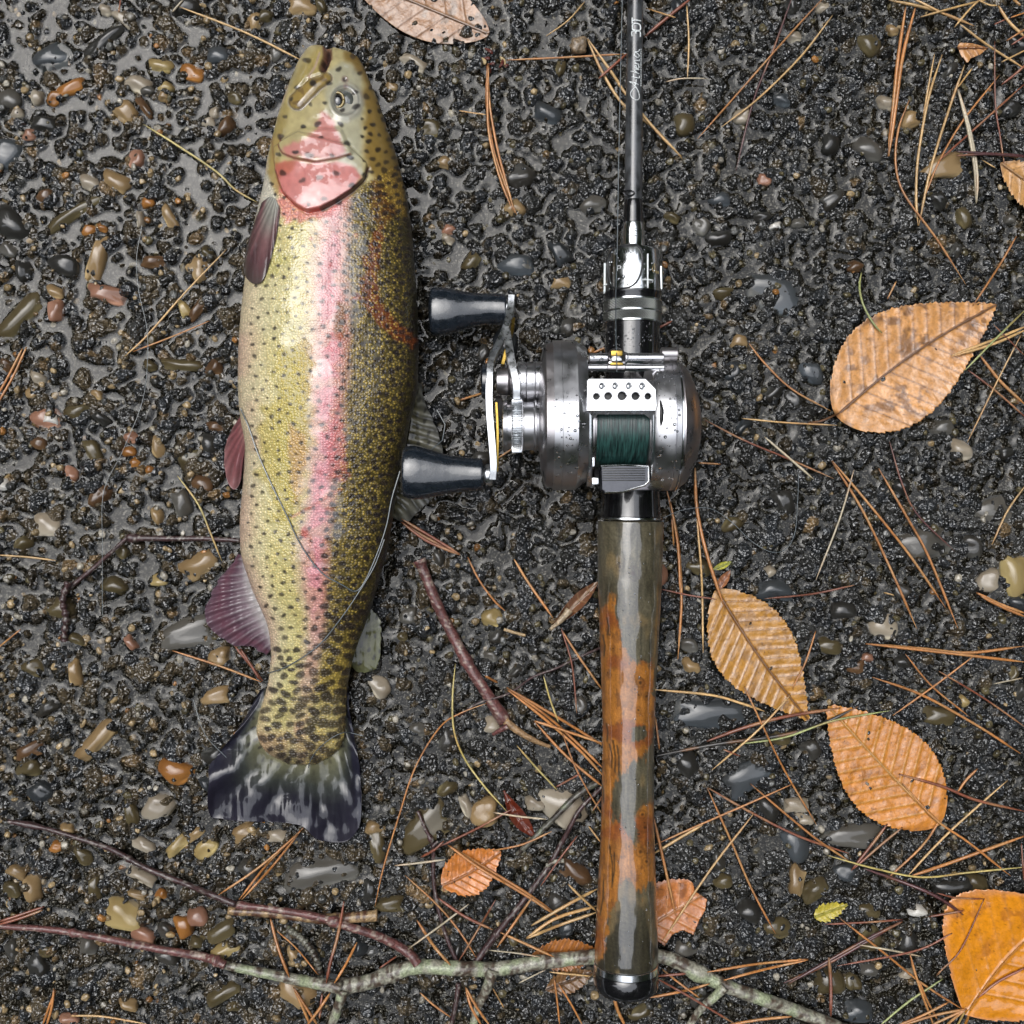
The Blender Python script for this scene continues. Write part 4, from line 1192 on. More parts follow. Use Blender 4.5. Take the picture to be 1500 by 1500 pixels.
 ('o',1.5,[[(960,1050),(966,1098)]]), ('r',1.3,[[(1165,1152),(1158,1120)]]) if False else ('t',1.2,[[(1295,868),(1310,872)]]),
]
LM = [("the trout's mouth", 485, 72), ("the trout's gill cover", 450, 260), ("the trout's pectoral fin", 372, 350), ("the trout's pelvic fin", 340, 665),
      ("the trout's anal fin", 330, 890), ("the trout's tail fin", 420, 1170), ("the trout's adipose fin", 545, 950), ("the upper crank knob", 680, 455),
      ("the lower crank knob", 645, 690), ("the reel's domed side", 1015, 620), ("the knurled rings", 925, 457), ("the rod lettering", 930, 110),
      ("the grip's top end", 920, 780), ("the grip's orange middle", 920, 1060), ("the grip's lower part", 920, 1290), ("the butt cap", 917, 1440), ("the largest leaf", 1330, 540),
      ("the ridged leaf", 1105, 955), ("the evenly orange leaf", 1312, 1125), ("the glossy corner leaf", 1450, 1400), ("the small notched leaf", 688, 1278),
      ("the torn rusty leaf", 995, 1335), ("the leaf at the right edge", 1490, 260), ("the triangular leaf scrap", 1425, 75),
      ("the pale sunken leaf", 610, 25), ("the thick reddish twig", 690, 960), ("the branch's left fork", 500, 1450), ("the birch stick", 450, 1343),
      ("the dark red curled leaf", 765, 1190), ("the yellow leaf scrap", 1217, 1335), ("the pale rough stone", 830, 1180), ("the white pebble", 73, 613),
      ("the branch's right fork", 1065, 1448), ("the bud husk", 722, 85), ("the small brown cone", 848, 66), ("the large grey pebble", 1357, 798),
      ("the big flat grey stone", 1045, 1045), ("the amber pool", 700, 880), ("the branch's right end", 1215, 1495), ("the pale round stone", 230, 1181)]


def where(mx, my, ex=()):
    ds = sorted(((math.hypot(mx - x, my - y), n, x, y) for n, x, y in LM if n not in ex))
    d, n, x, y = ds[0]
    dx, dy = mx - x, my - y
    if d < 34: return 'by ' + n, n
    if abs(dx) > 2.2 * abs(dy): r = 'left of' if dx < 0 else 'right of'
    elif abs(dy) > 2.2 * abs(dx): r = 'above' if dy < 0 else 'below'
    else: r = ('above' if dy < 0 else 'below') + (' and left of' if dx < 0 else ' and right of')
    return r + ' ' + n, n


labels_used = {}
def needle_label(c, rad, lines):
    pts = lines[0]
    (x0, y0), (x1, y1) = pts[0], pts[-1]
    if x1 < x0: x0, y0, x1, y1 = x1, y1, x0, y0
    L = math.hypot(x1 - x0, y1 - y0)
    ang = math.degrees(math.atan2(y1 - y0, x1 - x0))
    o = 'level' if abs(ang) < 12 else ('upright' if abs(ang) > 76 else ('falling' if ang > 0 else 'rising'))
    size = 'tiny' if L < 35 else ('short' if L < 75 else ('long' if L > 190 else ''))
    num = {1: 'pine needle', 2: 'pair of pine needles', 3: 'bundle of three pine needles'}[len(lines)]
    mx, my = pts[len(pts) // 2] if len(pts) > 2 else ((x0 + x1) / 2, (y0 + y1) / 2)
    w1, n1 = where(mx, my)
    thick = 'thick' if rad >= 2.3 else ('thin' if rad <= 1.3 else '')
    words = ' '.join(q for q in (size, thick, NN[c]) if q)
    tail = {'level': 'lying level', 'upright': 'lying upright', 'falling': 'falling rightward', 'rising': 'rising rightward'}[o]
    w2, n2 = where(mx, my, (n1,))
    nd = num.replace('pine needles', 'needles') if len(lines) > 1 else num
    cand = [f"{words} {num} {tail} {w1}", f"{words} {nd} {tail} {w1}", f"{words} {nd} {w1}", f"{words} {nd} {tail} between {n1} and {n2}", f"{words} {nd} between {n1} and {n2}",
            f"{words} {nd} {tail}, ending {where(x1, y1)[0]}", f"{words} {nd} {tail}, ending {where(x1, y1, (n1,))[0]}", f"{words} {nd} ending {where(x1, y1)[0]}", f"{words} {nd} starting {where(x0, y0)[0]}", f"{words} {nd} starting {where(x0, y0, (n1,))[0]}"]
    ok = [q for q in cand if len(q.split()) <= 16 and q not in labels_used]
    lab = ok[0] if ok else cand[2]
    if not ok: print('LABEL', cand[0])
    labels_used[lab] = 1
    return lab


def put_needles(c, rad, lines):
    base = P(*lines[0][0], 4)
    name = 'pine_needle' if len(lines) == 1 else ('needle_pair' if len(lines) == 2 else 'needle_bundle')
    made = []
    root = None if len(lines) == 1 else empty(name, base)
    for pl in lines:
        L = sum(math.dist(a, b) for a, b in zip(pl[:-1], pl[1:]))
        n = max(10, int(L / 5))
        pth = drape(pl, rad, n, stiff=min(12, n // 3))
        s = np.linspace(0, 1, len(pth))
        rr = rad * np.minimum(1, 0.45 + 3 * s) * np.clip((1.02 - s) * 7, .3, 1)
        V, F = tube(pth, rr, 6)
        V[:, 2] = np.where(True, V[:, 2], 0)
        cc = np.array(NC[c]) * random.uniform(.85, 1.15)
        var = FBM(V[:, 0], V[:, 1], 22, 2, random.randrange(20))[:, None]
        alt = np.array(NC['t' if c in 'or' else 'o'])
        C = cc * (.65 + .7 * var); g = sstep(.5, .75, FBM(V[:, 0], V[:, 1], 35, 2, random.randrange(20)))[:, None] * .35
        C = C * (1 - g) + alt * g
        e = np.repeat(np.clip((0.05 - s) / .05, 0, 1), 6)[:len(C), None]; C[:len(e)] = C[:len(e)] * (1 - .6 * e)
        o = obj('pine_needle' if root is None else 'needle', (V, F), M['needle'], root, C, sharp=None)
        stamp(pth, rad)
        made.append(o)
    if root is None: root = made[0]
    tag(root, needle_label(c, rad, lines), 'pine needle', 'pine needles fallen on the wet asphalt')
    return root


for c, rad, lines in NEEDLES:
    put_needles(c, rad, lines)

# small brown cone with the needle pair by the rod
cn = empty('pine_cone', P(848, 66, 2)); tag(cn, 'small brown cone at the end of a needle pair left of the rod', 'pine cone')
V, F = stone_mesh(77, 3)
V = V * (13, 13, 9); V *= 1 + .35 * (VN(V[:, 0] + 50, V[:, 1] + V[:, 2] + 50, 2.5, 5)[:, None] - .5)
V = V + P(848, 66, 8)
nz = FBM(V[:, 0], V[:, 1], 4, 2, 3)[:, None]
obj('cone_body', (V, F), M['bark'], cn, np.array([.24, .17, .10]) * (.4 + 1.3 * nz), sharp=None)
# ------------------------------------------------------------------ the trout
OUT = np.array([  # y, left x, right x, half thickness
 (68.5,461,473,6),(70,457,477,10),(72,453,481,14),(75,450,486,19),(77.5,448,499,22),(79,447,508,24),(82,445,518,27),(87,442,526,30),(97,436,532,34),(120,427,542,41),(143,418,552,46),(165,411,560,50),(190,404,568,53),
 (215,398,577,56),(237,393,583,58),(272,388,592,61),(295,383,597,63),(330,374,602,65),(370,366,606,67),(412,360,609,69),(460,354,612,70),(513,351,613,70),(567,350,612,70),
 (600,352,605,69),(620,355,600,68),(647,360,595,67),(673,360,590,65),(700,358,585,63),(727,356,580,61),(755,353,576,59),(780,353,572,57),(810,354,566,54),(827,358,562,52),(860,369,553,48),
 (893,384,543,43),(910,391,537,40),(930,396,529,37),(960,398,518,33),(993,394,511,28),(1013,390,508,25),(1043,380,507,20),(1070,375,506,16),(1090,381,502,13),(1105,393,490,11),(1114,410,475,9),(1119,430,458,7)], float)
fy = np.concatenate([np.arange(68.5, 100, .95), np.arange(100, 1119.1, 1.55)])
ker = np.ones(9) / 9
def prof_(c, k=True):
    v = np.interp(fy, OUT[:, 0], OUT[:, c])
    return np.concatenate([v[:34], np.convolve(np.pad(v, 4, 'edge'), ker, 'valid')[34:]]) if k else v
fl, fr2, fb = prof_(1), prof_(2), prof_(3)

# colour and relief painted on a one-unit canvas over the flank
CX0, CY0, CX1, CY1 = 290, 40, 680, 1260
cyy, cxx = np.mgrid[CY0:CY1, CX0:CX1].astype(float)
xl = np.interp(cyy, fy, fl); xr = np.interp(cyy, fy, fr2)
tt = (cxx - xl) / np.maximum(xr - xl, 1)
tt = tt + 0.05 * (FBM(cxx, cyy, 40, 3, 2) - .5) + 0.02 * (FBM(cxx, cyy, 9, 2, 3) - .5)
tk = [-.5, 0, .05, .12, .20, .32, .40, .46, .52, .57, .63, .72, .85, .95, 1.0, 1.5]
tc_ = [(.50,.36,.28), (.52,.38,.28), (.56,.43,.29), (.58,.50,.28), (.56,.49,.21), (.53,.46,.18), (.55,.41,.25), (.60,.31,.30), (.60,.28,.30), (.46,.21,.16), (.165,.115,.034), (.11,.082,.018), (.075,.055,.013), (.045,.036,.012), (.035,.03,.012), (.03,.03,.012)]
CC = np.stack([np.interp(tt, tk, [c[i] for c in tc_]) for i in range(3)], -1)


def blend(mask, c, amt=1.0):
    global CC
    m_ = (np.clip(mask, 0, 1) * amt)[..., None]
    CC = CC * (1 - m_) + np.array(c) * m_


def soft(poly, r=4, jit=0.0, js=8, seed=0):
    jx = jit * (FBM(cxx, cyy, js, 3, 40 + seed) - .5) * 2; jy = jit * (FBM(cxx, cyy, js, 3, 45 + seed) - .5) * 2
    m_ = inpoly(cxx + jx, cyy + jy, poly).astype(float)
    for _ in range(int(r)):
        m_ = (m_ + np.roll(m_, 1, 0) + np.roll(m_, -1, 0)) / 3
        m_ = (m_ + np.roll(m_, 1, 1) + np.roll(m_, -1, 1)) / 3
    return m_


big = FBM(cxx, cyy, 60, 3, 7)
# paler, creamier lower flank towards the belly
blend(sstep(.40, .08, tt) * sstep(.35, .6, big), (.60, .56, .34), .5)
# olive gold patches
blend(soft([(403, 498), (425, 505), (445, 520), (455, 560), (458, 640), (450, 720), (432, 790), (400, 760), (382, 700), (378, 640), (388, 590), (404, 560)], 7, 22, 16, 4), (.42, .33, .045), .6)
blend(soft([(330, 320), (405, 335), (425, 380), (400, 412), (372, 414)], 10, 18, 12, 5), (.42, .38, .07), .55)
# stripe fades towards the peduncle
blend(sstep(860, 980, cyy) * sstep(.30, .42, tt) * sstep(.70, .55, tt), (.42, .36, .20), .65)
blend(sstep(900, 1010, cyy) * sstep(.55, .75, tt), (.38, .28, .06), .7)
blend(sstep(1000, 1040, cyy) * sstep(1.1, .9, tt), (.46, .39, .17), .65)
blend(sstep(1060, 1085, cyy) * sstep(430 + 0 * cyy, 415, cxx) * 1.0, (.32, .16, .11), .55)
blend(sstep(1065, 1100, cyy) * sstep(415, 440, cxx) * sstep(490, 470, cxx), (.36, .22, .09), .5)
# stronger rose along the middle
blend(np.exp(-((tt - .50) / .055) ** 2) * sstep(350, 460, cyy) * sstep(960, 820, cyy), (.60, .19, .22), .65)
blend(sstep(.5, .7, FBM(cxx, cyy, 22, 3, 73)) * sstep(.38, .44, tt) * sstep(.60, .54, tt) * sstep(300, 360, cyy), (.52, .30, .20), .6)
blend(soft([(495, 585), (505, 640), (512, 700), (500, 705), (484, 700), (478, 660), (486, 620)], 4, 5), (.46, .10, .10), .6)
blend(soft([(425, 620), (450, 640), (445, 720), (432, 740), (424, 700)], 6, 6), (.46, .20, .10), .5)
# blood washed over the back
blend(soft([(556, 330), (563, 345), (552, 400), (558, 440), (575, 468), (602, 484), (612, 500), (606, 512), (575, 492), (548, 470), (528, 445), (522, 420), (534, 398), (533, 378), (546, 345)], 3, 7, 7, 3), (.17, .035, .008), .85)
blend(soft([(545, 250), (585, 262), (588, 300), (560, 340), (545, 320)], 8, 9), (.16, .055, .012), .6)
blend(soft([(492, 440), (506, 445), (506, 500), (490, 495)], 3, 5), (.17, .08, .02), .8)
blend(soft([(484, 488), (500, 486), (503, 500), (488, 500)], 2, 3), (.34, .06, .02), .7)
for bx, by_, br_ in ((484, 388, 5), (485, 408, 3), (481, 412, 2), (521, 433, 4), (519, 436, 4), (456, 350, 3), (521, 345, 3)):
    blend(np.exp(-((cxx - bx) ** 2 + (cyy - by_) ** 2) / br_ ** 2), (.36, .02, .015), .85)
blend(sstep(3.2, 1.2, dpoly(cxx, cyy, [(428, 757), (460, 740), (500, 716)])), (.40, .08, .05), .6)
blend(soft([(440, 775), (447, 770), (452, 778), (448, 790), (440, 788)], 1, 1), (.42, .07, .06), .8)

# ---- head
headm = soft([(392, 262), (395, 225), (400, 190), (415, 150), (430, 100), (455, 66), (520, 66), (545, 120), (560, 150), (585, 235), (548, 262), (533, 270), (510, 290), (475, 310), (440, 310), (415, 285)], 3, 1)
CC = CC * (1 - headm[..., None]) + np.array((.50, .42, .20)) * (.75 + .5 * FBM(cxx, cyy, 14, 3, 71))[..., None] * headm[..., None]
blend(soft([(440, 100), (470, 66), (482, 72), (482, 98), (455, 125), (425, 160), (405, 240), (394, 262), (398, 200), (418, 145)], 4, 2), (.36, .27, .07), .7)
blend(soft([(398, 200), (412, 190), (412, 225), (420, 290), (402, 285), (393, 262)], 4, 2), (.42, .30, .10), .8)
blend(soft([(478, 108), (500, 90), (530, 100), (530, 260), (500, 250), (488, 190), (476, 160)], 8, 3), (.46, .45, .33), .7)
blend(soft([(500, 70), (525, 75), (545, 120), (562, 165), (588, 240), (600, 330), (548, 262), (535, 240), (532, 170), (528, 110), (505, 88)], 9, 9, 9, 8), (.25, .155, .03), .92)
blend(sstep(550, 590, cxx) * headm, (.10, .07, .02), .6)
blend(soft([(427, 218), (450, 205), (462, 188), (470, 165), (485, 172), (500, 200), (508, 222), (500, 230), (470, 238), (438, 234), (420, 222)], 5, 7, 10), (.60, .20, .20), .85)
blend(soft([(405, 245), (420, 236), (445, 240), (500, 238), (520, 250), (528, 262), (512, 284), (490, 296), (465, 308), (448, 310), (432, 300), (417, 285), (408, 262)], 4, 5, 10), (.66, .21, .20), .92)
blend(soft([(405, 240), (440, 238), (436, 250), (412, 262)], 3, 4), (.46, .12, .05), .6)
blend(soft([(407, 268), (420, 292), (445, 312), (480, 306), (515, 284), (497, 308), (470, 318), (440, 323), (418, 325), (408, 300)], 5, 9, 9, 6), (.60, .18, .17), .85)
blend(soft([(385, 240), (395, 262), (405, 290), (408, 330), (395, 300), (376, 320), (372, 300)], 4, 2), (.56, .55, .48), .7)
dark_ = (.06, .02, .015)
blend(sstep(2.2, .7, dpoly(cxx, cyy, [(410, 199), (412, 215), (420, 227), (435, 234), (465, 240), (493, 234), (512, 228)])), (.22, .06, .04), .85)
blend(sstep(3.4, 1.4, dpoly(cxx, cyy, [(405, 250), (410, 268), (418, 285), (435, 303), (451, 311), (472, 307)])), (.40, .03, .02), .85)
blend(sstep(4.2, 2.0, dpoly(cxx, cyy, [(472, 307), (493, 295), (517, 279), (533, 263), (538, 248)])), (.07, .02, .015), .95)
blend(sstep(1.8, .6, dpoly(cxx, cyy, [(398, 190), (400, 225), (405, 260), (412, 276)])), (.30, .16, .06), .7)
blend(sstep(1.6, .5, dpoly(cxx, cyy, [(447, 238), (450, 262), (448, 285)])), (.45, .12, .10), .4)
# mouth, jaw plate
blend(sstep(9, 4, dpoly(cxx, cyy, [(479, 70), (480, 84), (474, 98)])), (.22, .09, .07), .9)
blend(sstep(4, 2, dpoly(cxx, cyy, [(480, 72), (479, 90), (471, 103)])), (.03, .012, .01), .95)
blend(sstep(3, 1, dpoly(cxx, cyy, [(468, 78), (462, 96), (452, 112)])), (.50, .35, .30), .7)
jaw = dpoly(cxx, cyy, [(478, 114), (460, 124), (433, 148)])
jaw = jaw + 4.0 * sstep(34, 0, np.hypot(cxx - 480, cyy - 112)) - 1.5 * sstep(24, 0, np.hypot(cxx - 436, cyy - 146)) + 2 * (FBM(cxx, cyy, 12, 2, 33) - .5)
jaw = jaw - 2
jawm = sstep(9.5, 7.5, jaw)
blend(sstep(12.5, 10, jaw) * sstep(120, 150, cyy * .6 + cxx * .12), (.50, .50, .47), .75)
blend(jawm, (.33, .22, .05), .95)
blend(jawm * sstep(.55, .65, FBM(cxx, cyy, 9, 2, 50)), (.14, .08, .03), .7)
blend(sstep(1.6, .6, np.abs(jaw - 9.5)), (.10, .05, .03), .7)
# round the eye
blend(sstep(30, 18, np.hypot(cxx - 508, (cyy - 150) * .9)), (.44, .43, .38), .7)
blend(sstep(2, .6, np.abs(np.hypot(cxx - 505, (cyy - 148) * .92) - 19.5)), (.10, .10, .09), .6)
for nx_, ny_, nr_ in ((505, 117, 7), (506, 127, 5)):
    blend(sstep(nr_, nr_ - 3, np.hypot(cxx - nx_, cyy - ny_)), (.30, .20, .17), .7)
    blend(sstep(nr_ - 3, nr_ - 4.5, np.hypot(cxx - nx_, cyy - ny_)), (.05, .04, .04), .8)

# ---- spots
spr = np.random.default_rng(31)
SP = np.zeros_like(cxx)
pts_ = []
cell = {}
def try_spot(x, y, gap):
    gi, gj = int(x // 8), int(y // 8)
    for a in range(gi - 2, gi + 3):
        for b_ in range(gj - 2, gj + 3):
            for q in cell.get((a, b_), ()):
                if math.hypot(q[0] - x, q[1] - y) < (gap + q[2]) / 2: return False
    cell.setdefault((gi, gj), []).append((x, y, gap)); return True
for k in range(52000):
    x, y = spr.uniform(345, 620), spr.uniform(80, 1118)
    if y > 1118: continue
    L_, R_ = np.interp(y, fy, fl), np.interp(y, fy, fr2)
    t = (x - L_) / (R_ - L_)
    if t < .05 or t > 1.0: continue
    ped = float(sstep(840, 1010, y))
    head = headm[int(y) - CY0, int(x) - CX0] > .5
    if head:
        if x < 530 - .0 * y:
            gap, r_ = 27, spr.uniform(2.6, 4.4)
            if spr.random() > .25: continue
        else: gap, r_ = 11.5, spr.uniform(2.2, 3.9)
    elif t > .57: gap, r_ = 9.6 + 2.6 * ped + 1.2 * float(sstep(600, 800, y)), spr.uniform(2.6, 4.1) + .6 * float(sstep(600, 800, y)) + 1.6 * ped
    elif t > .40: gap, r_ = 15 - 3.5 * ped, spr.uniform(1.8, 3.2) + 1.9 * ped
    else:
        gap, r_ = 13.5 - 2 * ped, spr.uniform(1.5, 2.9) + 1.6 * ped
        if t < .15 and spr.random() < .6: continue
    if not try_spot(x, y, gap): continue
    pts_.append((x, y, r_, ped, t))
def spot_paint(SPc, x, y, rx, ry, a, amt):
    i0, i1 = int(x - 11) - CX0, int(x + 12) - CX0; j0, j1 = int(y - 11) - CY0, int(y + 12) - CY0
    if i0 < 0 or j0 < 0 or i1 > SPc.shape[1] or j1 > SPc.shape[0]: return
    X = cxx[j0:j1, i0:i1] - x; Y = cyy[j0:j1, i0:i1] - y
    th = np.arctan2(Y, X)
    d = np.hypot((X * math.cos(a) + Y * math.sin(a)) / rx, (-X * math.sin(a) + Y * math.cos(a)) / ry)
    d *= 1 + .12 * np.sin(2 * th + x) + .08 * np.sin(3 * th + y)
    np.maximum(SPc[j0:j1, i0:i1], amt * sstep(1.25, .70, d), out=SPc[j0:j1, i0:i1])
for x, y, r_, ped, t in pts_:
    spot_paint(SP, x, y, 1.18 * r_ * (1.15 + .45 * ped), 1.18 * r_ * (1 + .15 * ped) * spr.uniform(.75, 1.05), spr.uniform(-.5, .5), spr.uniform(.8, 1.0))
CC = CC * (1 - .75 * (sstep(1078, 1116, cyy - .0016 * (cxx - 440) ** 2 * 1.0) * (1 - headm))[..., None]) + np.array((.10, .095, .06)) * (.75 * sstep(1078, 1116, cyy - .0016 * (cxx - 440) ** 2) * (1 - headm))[..., None]
spot_c = np.array((.018, .013, .013))
CC = CC * (1 - SP[..., None] * .95) + spot_c * SP[..., None] * .95
CC *= (0.86 + .28 * FBM(cxx, cyy, 5, 2, 17))[..., None]

FILM = np.zeros_like(cxx)
for pl, s_ in (([(380, 300), (400, 325), (470, 322), (540, 268), (553, 300), (545, 350), (530, 385), (530, 430), (524, 472), (508, 476), (502, 440), (493, 445), (488, 475), (470, 540), (455, 505), (440, 497), (425, 505), (405, 515), (398, 560), (378, 600), (366, 560), (360, 430), (372, 330)], 1),
               ([(462, 520), (488, 520), (490, 560), (478, 620), (470, 640), (478, 700), (500, 705), (504, 790), (500, 860), (470, 900), (440, 900), (430, 800), (430, 740), (440, 690), (455, 640), (450, 590)], 2),
               ([(430, 90), (500, 90), (528, 110), (532, 200), (540, 262), (500, 290), (450, 312), (405, 275), (402, 210), (418, 150)], 3),
               ([(395, 860), (440, 880), (452, 960), (432, 1020), (400, 1000), (400, 930)], 4), ([(356, 640), (372, 640), (372, 860), (356, 850)], 5)):
    FILM = np.maximum(FILM, soft(pl, 2, 11, 12, s_) * (.7 if s_ == 1 else 1.0))
GOLD = sstep(.55, .66, tt) * (1 - headm) * sstep(1.0, .85, tt) * .95 + .35 * sstep(.12, .2, tt) * sstep(.42, .36, tt) * (1 - headm)
GOLD = np.maximum(GOLD, sstep(960, 1040, cyy) * sstep(.35, .6, tt) * .8)
GOLD *= (1 - SP) * (.65 + .5 * FBM(cxx, cyy, 30, 2, 70))
SCAL = (1 - headm) * sstep(40, 52, cyy)

# relief
REL = 3.2 * soft([(412, 205), (440, 190), (500, 190), (515, 228), (493, 235), (465, 240), (435, 234), (415, 226)], 3)
opm = soft([(405, 250), (402, 215), (440, 195), (510, 215), (536, 240), (533, 263), (517, 279), (493, 295), (472, 306), (451, 310), (435, 302), (418, 285)], 2)
REL += 6.5 * opm
REL -= 3.0 * sstep(3.5, 1.0, dpoly(cxx, cyy, [(418, 285), (435, 303), (451, 312), (472, 308), (493, 297), (517, 281), (533, 266), (540, 248)]))
REL += 3.6 * jawm * sstep(0, 9, 10 - jaw)
REL -= 3 * sstep(2.4, .8, np.abs(jaw - 10.5))
REL -= 16 * sstep(8, 1, dpoly(cxx, cyy, [(481, 60), (480, 84), (473, 98)])) 
REL -= 2.0 * sstep(3, 1, dpoly(cxx, cyy, [(466, 76), (458, 100), (440, 128)]))
REL += 2.5 * np.exp(-((np.hypot(cxx - 505, (cyy - 148) * .92) - 22) / 4.5) ** 2)
REL -= 7 * sstep(18, 13, np.hypot(cxx - 505, (cyy - 148) * .92))
REL -= 2.5 * sstep(4, 1.5, np.hypot(cxx - 505, cyy - 117))
REL += 4.5 * (FBM(cxx, cyy, 60, 2, 60) - .5) + 1.8 * (FBM(cxx, cyy, 18, 2, 61) - .5)
REL -= 0.25 * sstep(5, 1, np.abs(cxx - (xl + .50 * (xr - xl)))) * sstep(330, 380, cyy)


def csample(A, px, py):
    px = np.clip(px - CX0, 0, A.shape[1] - 1.01); py = np.clip(py - CY0, 0, A.shape[0] - 1.01)
    xi, yi = px.astype(int), py.astype(int); fx, fy_ = px - xi, py - yi
    if A.ndim == 3: fx, fy_ = fx[:, None], fy_[:, None]
    return (A[yi, xi] * (1 - fx) + A[yi, xi + 1] * fx) * (1 - fy_) + (A[yi + 1, xi] * (1 - fx) + A[yi + 1, xi + 1] * fx) * fy_


NT, NB = 216, 26
th = np.concatenate([np.linspace(-100, 100, NT), np.linspace(100, 260, NB + 2)[1:-1]]) * math.pi / 180
nth = len(th)
zc = fb * .92 + 5
kz = 1 - zc / H
wxl = (fl - 750) * kz; wxr = (fr2 - 750) * kz; wy_ = (750 - fy) * kz
xc = (wxl + wxr) / 2; hw = (wxr - wxl) / 2
st, ct = np.sin(th), np.cos(th)
sgnp = lambda v, p: np.sign(v) * np.abs(v) ** p
BX = xc[:, None] + hw[:, None] * sgnp(st, .92)[None, :]
BZ = zc[:, None] + fb[:, None] * np.where(ct > 0, np.abs(ct) ** .88, -np.abs(ct) ** .9 * .92)[None, :]
BY = np.repeat(wy_[:, None], nth, 1)
qpx, qpy = to_px(BX, BY, BZ)
# relief pushes outwards along the section
rel = csample(REL, qpx.ravel(), qpy.ravel()).reshape(BX.shape) * np.clip(ct + .1, 0, 1)[None, :] * np.clip((fy - 64) / 14, 0, 1)[:, None]
BX += rel * st[None, :] * .8; BZ += rel * np.clip(ct, 0, 1)[None, :]
BZ = np.maximum(BZ, 3.5)
V = np.stack([BX, BY, BZ], -1).reshape(-1, 3)
bc = csample(CC, qpx.ravel(), qpy.ravel())
under = (np.repeat(ct[None, :], len(fy), 0).ravel() < -.1)
bc[under] = np.array((.4, .36, .3))
Fq = grid_faces(len(fy), nth, closed=True)
F = np.vstack([Fq])
nV = len(V)
V = np.vstack([V, V[:nth].mean(0) + (0, 1.5, 0), V[-nth:].mean(0)]); bc = np.vstack([bc, bc[0], bc[-1]])
j = np.arange(nth)
capA = np.stack([np.full(nth, nV), np.roll(j, -1), j, j], -1); capB = np.stack([np.full(nth, nV + 1), (len(fy) - 1) * nth + j, (len(fy) - 1) * nth + np.roll(j, -1), (len(fy) - 1) * nth + np.roll(j, -1)], -1)
ex = lambda A: np.concatenate([csample(A, qpx.ravel(), qpy.ravel()), [0, 0]])
Fl = F.tolist() + [r[:3] for r in capA.tolist()] + [r[:3] for r in capB.tolist()]
trout = empty('rainbow_trout', P(470, 600, 2))
tag(trout, 'spotted rainbow trout with pink stripe lying on its side on the wet asphalt', 'fish')
me = bpy.data.meshes.new('body')
body = obj('body', (V, Fl), M['skin'], trout, bc, sharp=None, extra={'film': ex(FILM), 'gold': ex(GOLD), 'scal': ex(SCAL)})


ZB = np.full(cxx.shape, -1.0)
_zi = np.clip(qpx.ravel() - CX0, 0, cxx.shape[1] - 1).round().astype(int); _zj = np.clip(qpy.ravel() - CY0, 0, cxx.shape[0] - 1).round().astype(int)
np.maximum.at(ZB, (_zj, _zi), BZ.ravel())
for _ in range(3):
    ZB = np.maximum.reduce([ZB, np.roll(ZB, 1, 0), np.roll(ZB, -1, 0), np.roll(ZB, 1, 1), np.roll(ZB, -1, 1)])


def body_z(px, py):
    i, j = int(px) - CX0, int(py) - CY0
    if 0 <= i < ZB.shape[1] and 0 <= j < ZB.shape[0] and ZB[j, i] > 0: return float(ZB[j, i])
    return 12.0


# ---- fins: a fan of soft rays between an inner (root) and an outer curve
def fin(name, root_pts, edge_pts, zr, ze, colf, rays=16, amp=1.0, nu=90, nv_=60, ragged=1.5, mat='fin', thick=1.2, on_body=0):
    a = smooth_path(root_pts, nu * 2); b_ = smooth_path(edge_pts, nu * 2)
    def resamp(p):
        L = np.concatenate([[0], np.cumsum(np.linalg.norm(np.diff(p, axis=0), axis=1))]); t = np.linspace(0, L[-1], nu)
        return np.column_stack([np.interp(t, L, p[:, 0]), np.interp(t, L, p[:, 1])])
    a, b_ = resamp(a), resamp(b_)
    s = np.linspace(0, 1, nv_)[None, :, None]
    u = np.linspace(0, 1, nu)
    rg_ = (VN(u * 300 + 9, u * 0, 9, 4) - .5) * ragged * 2
    d = b_ - a; L = np.linalg.norm(d, axis=1)[:, None]; b_ = b_ + d / np.maximum(L, 1) * rg_[:, None]
    Q = a[:, None] * (1 - s) + b_[:, None] * s
    s1 = s[..., 0]
    ray = np.cos(u[:, None] * rays * 2 * np.pi + .6 * np.sin(s1 * 3) + 2 * (VN(u[:, None] * 100, s1 * 20, 10, 5)))
    Z = zr * (1 - s1) + ze * s1 + amp * ray * (.35 + .65 * s1) + 2.0 * amp * (FBM(Q[..., 0], Q[..., 1], 30, 2, 5) - .5)
    if on_body:
        for i_ in range(nu):
            for j_ in range(nv_):
                Z[i_, j_] = max(Z[i_, j_], body_z(Q[i_, j_, 0], Q[i_, j_, 1]) + on_body + 1.2 * amp * ray[i_, j_] * s1[0, j_])
        for _ in range(3): Z[:, 1:-1] = (Z[:, :-2] + Z[:, 1:-1] + Z[:, 2:]) / 3; Z[1:-1] = (Z[:-2] + Z[1:-1] + Z[2:]) / 3
    V = np.stack([(Q[..., 0] - 750) * (1 - Z / H), (750 - Q[..., 1]) * (1 - Z / H), Z], -1).reshape(-1, 3)
    C = colf(Q[..., 0], Q[..., 1], s1 + 0 * ray, ray).reshape(-1, 3)
    F = grid_faces(nu, nv_)
    if np.cross(V[F[0][1]] - V[F[0][0]], V[F[0][2]] - V[F[0][0]])[2] < 0: F = F[:, ::-1]
    n = len(V)
    per = list(range(nv_)) + [i * nv_ + nv_ - 1 for i in range(1, nu)] + [(nu - 1) * nv_ + j for j in range(nv_ - 2, -1, -1)] + [i * nv_ for i in range(nu - 2, 0, -1)]
    side = np.array([[p, q, q + n, p + n] for p, q in zip(per, per[1:] + per[:1])])
    F2 = np.vstack([F, (F + n)[:, ::-1], side])
    return obj(name, (np.vstack([V, V - (0, 0, thick)]), F2), M[mat], trout, np.vstack([C, C]), sharp=None)


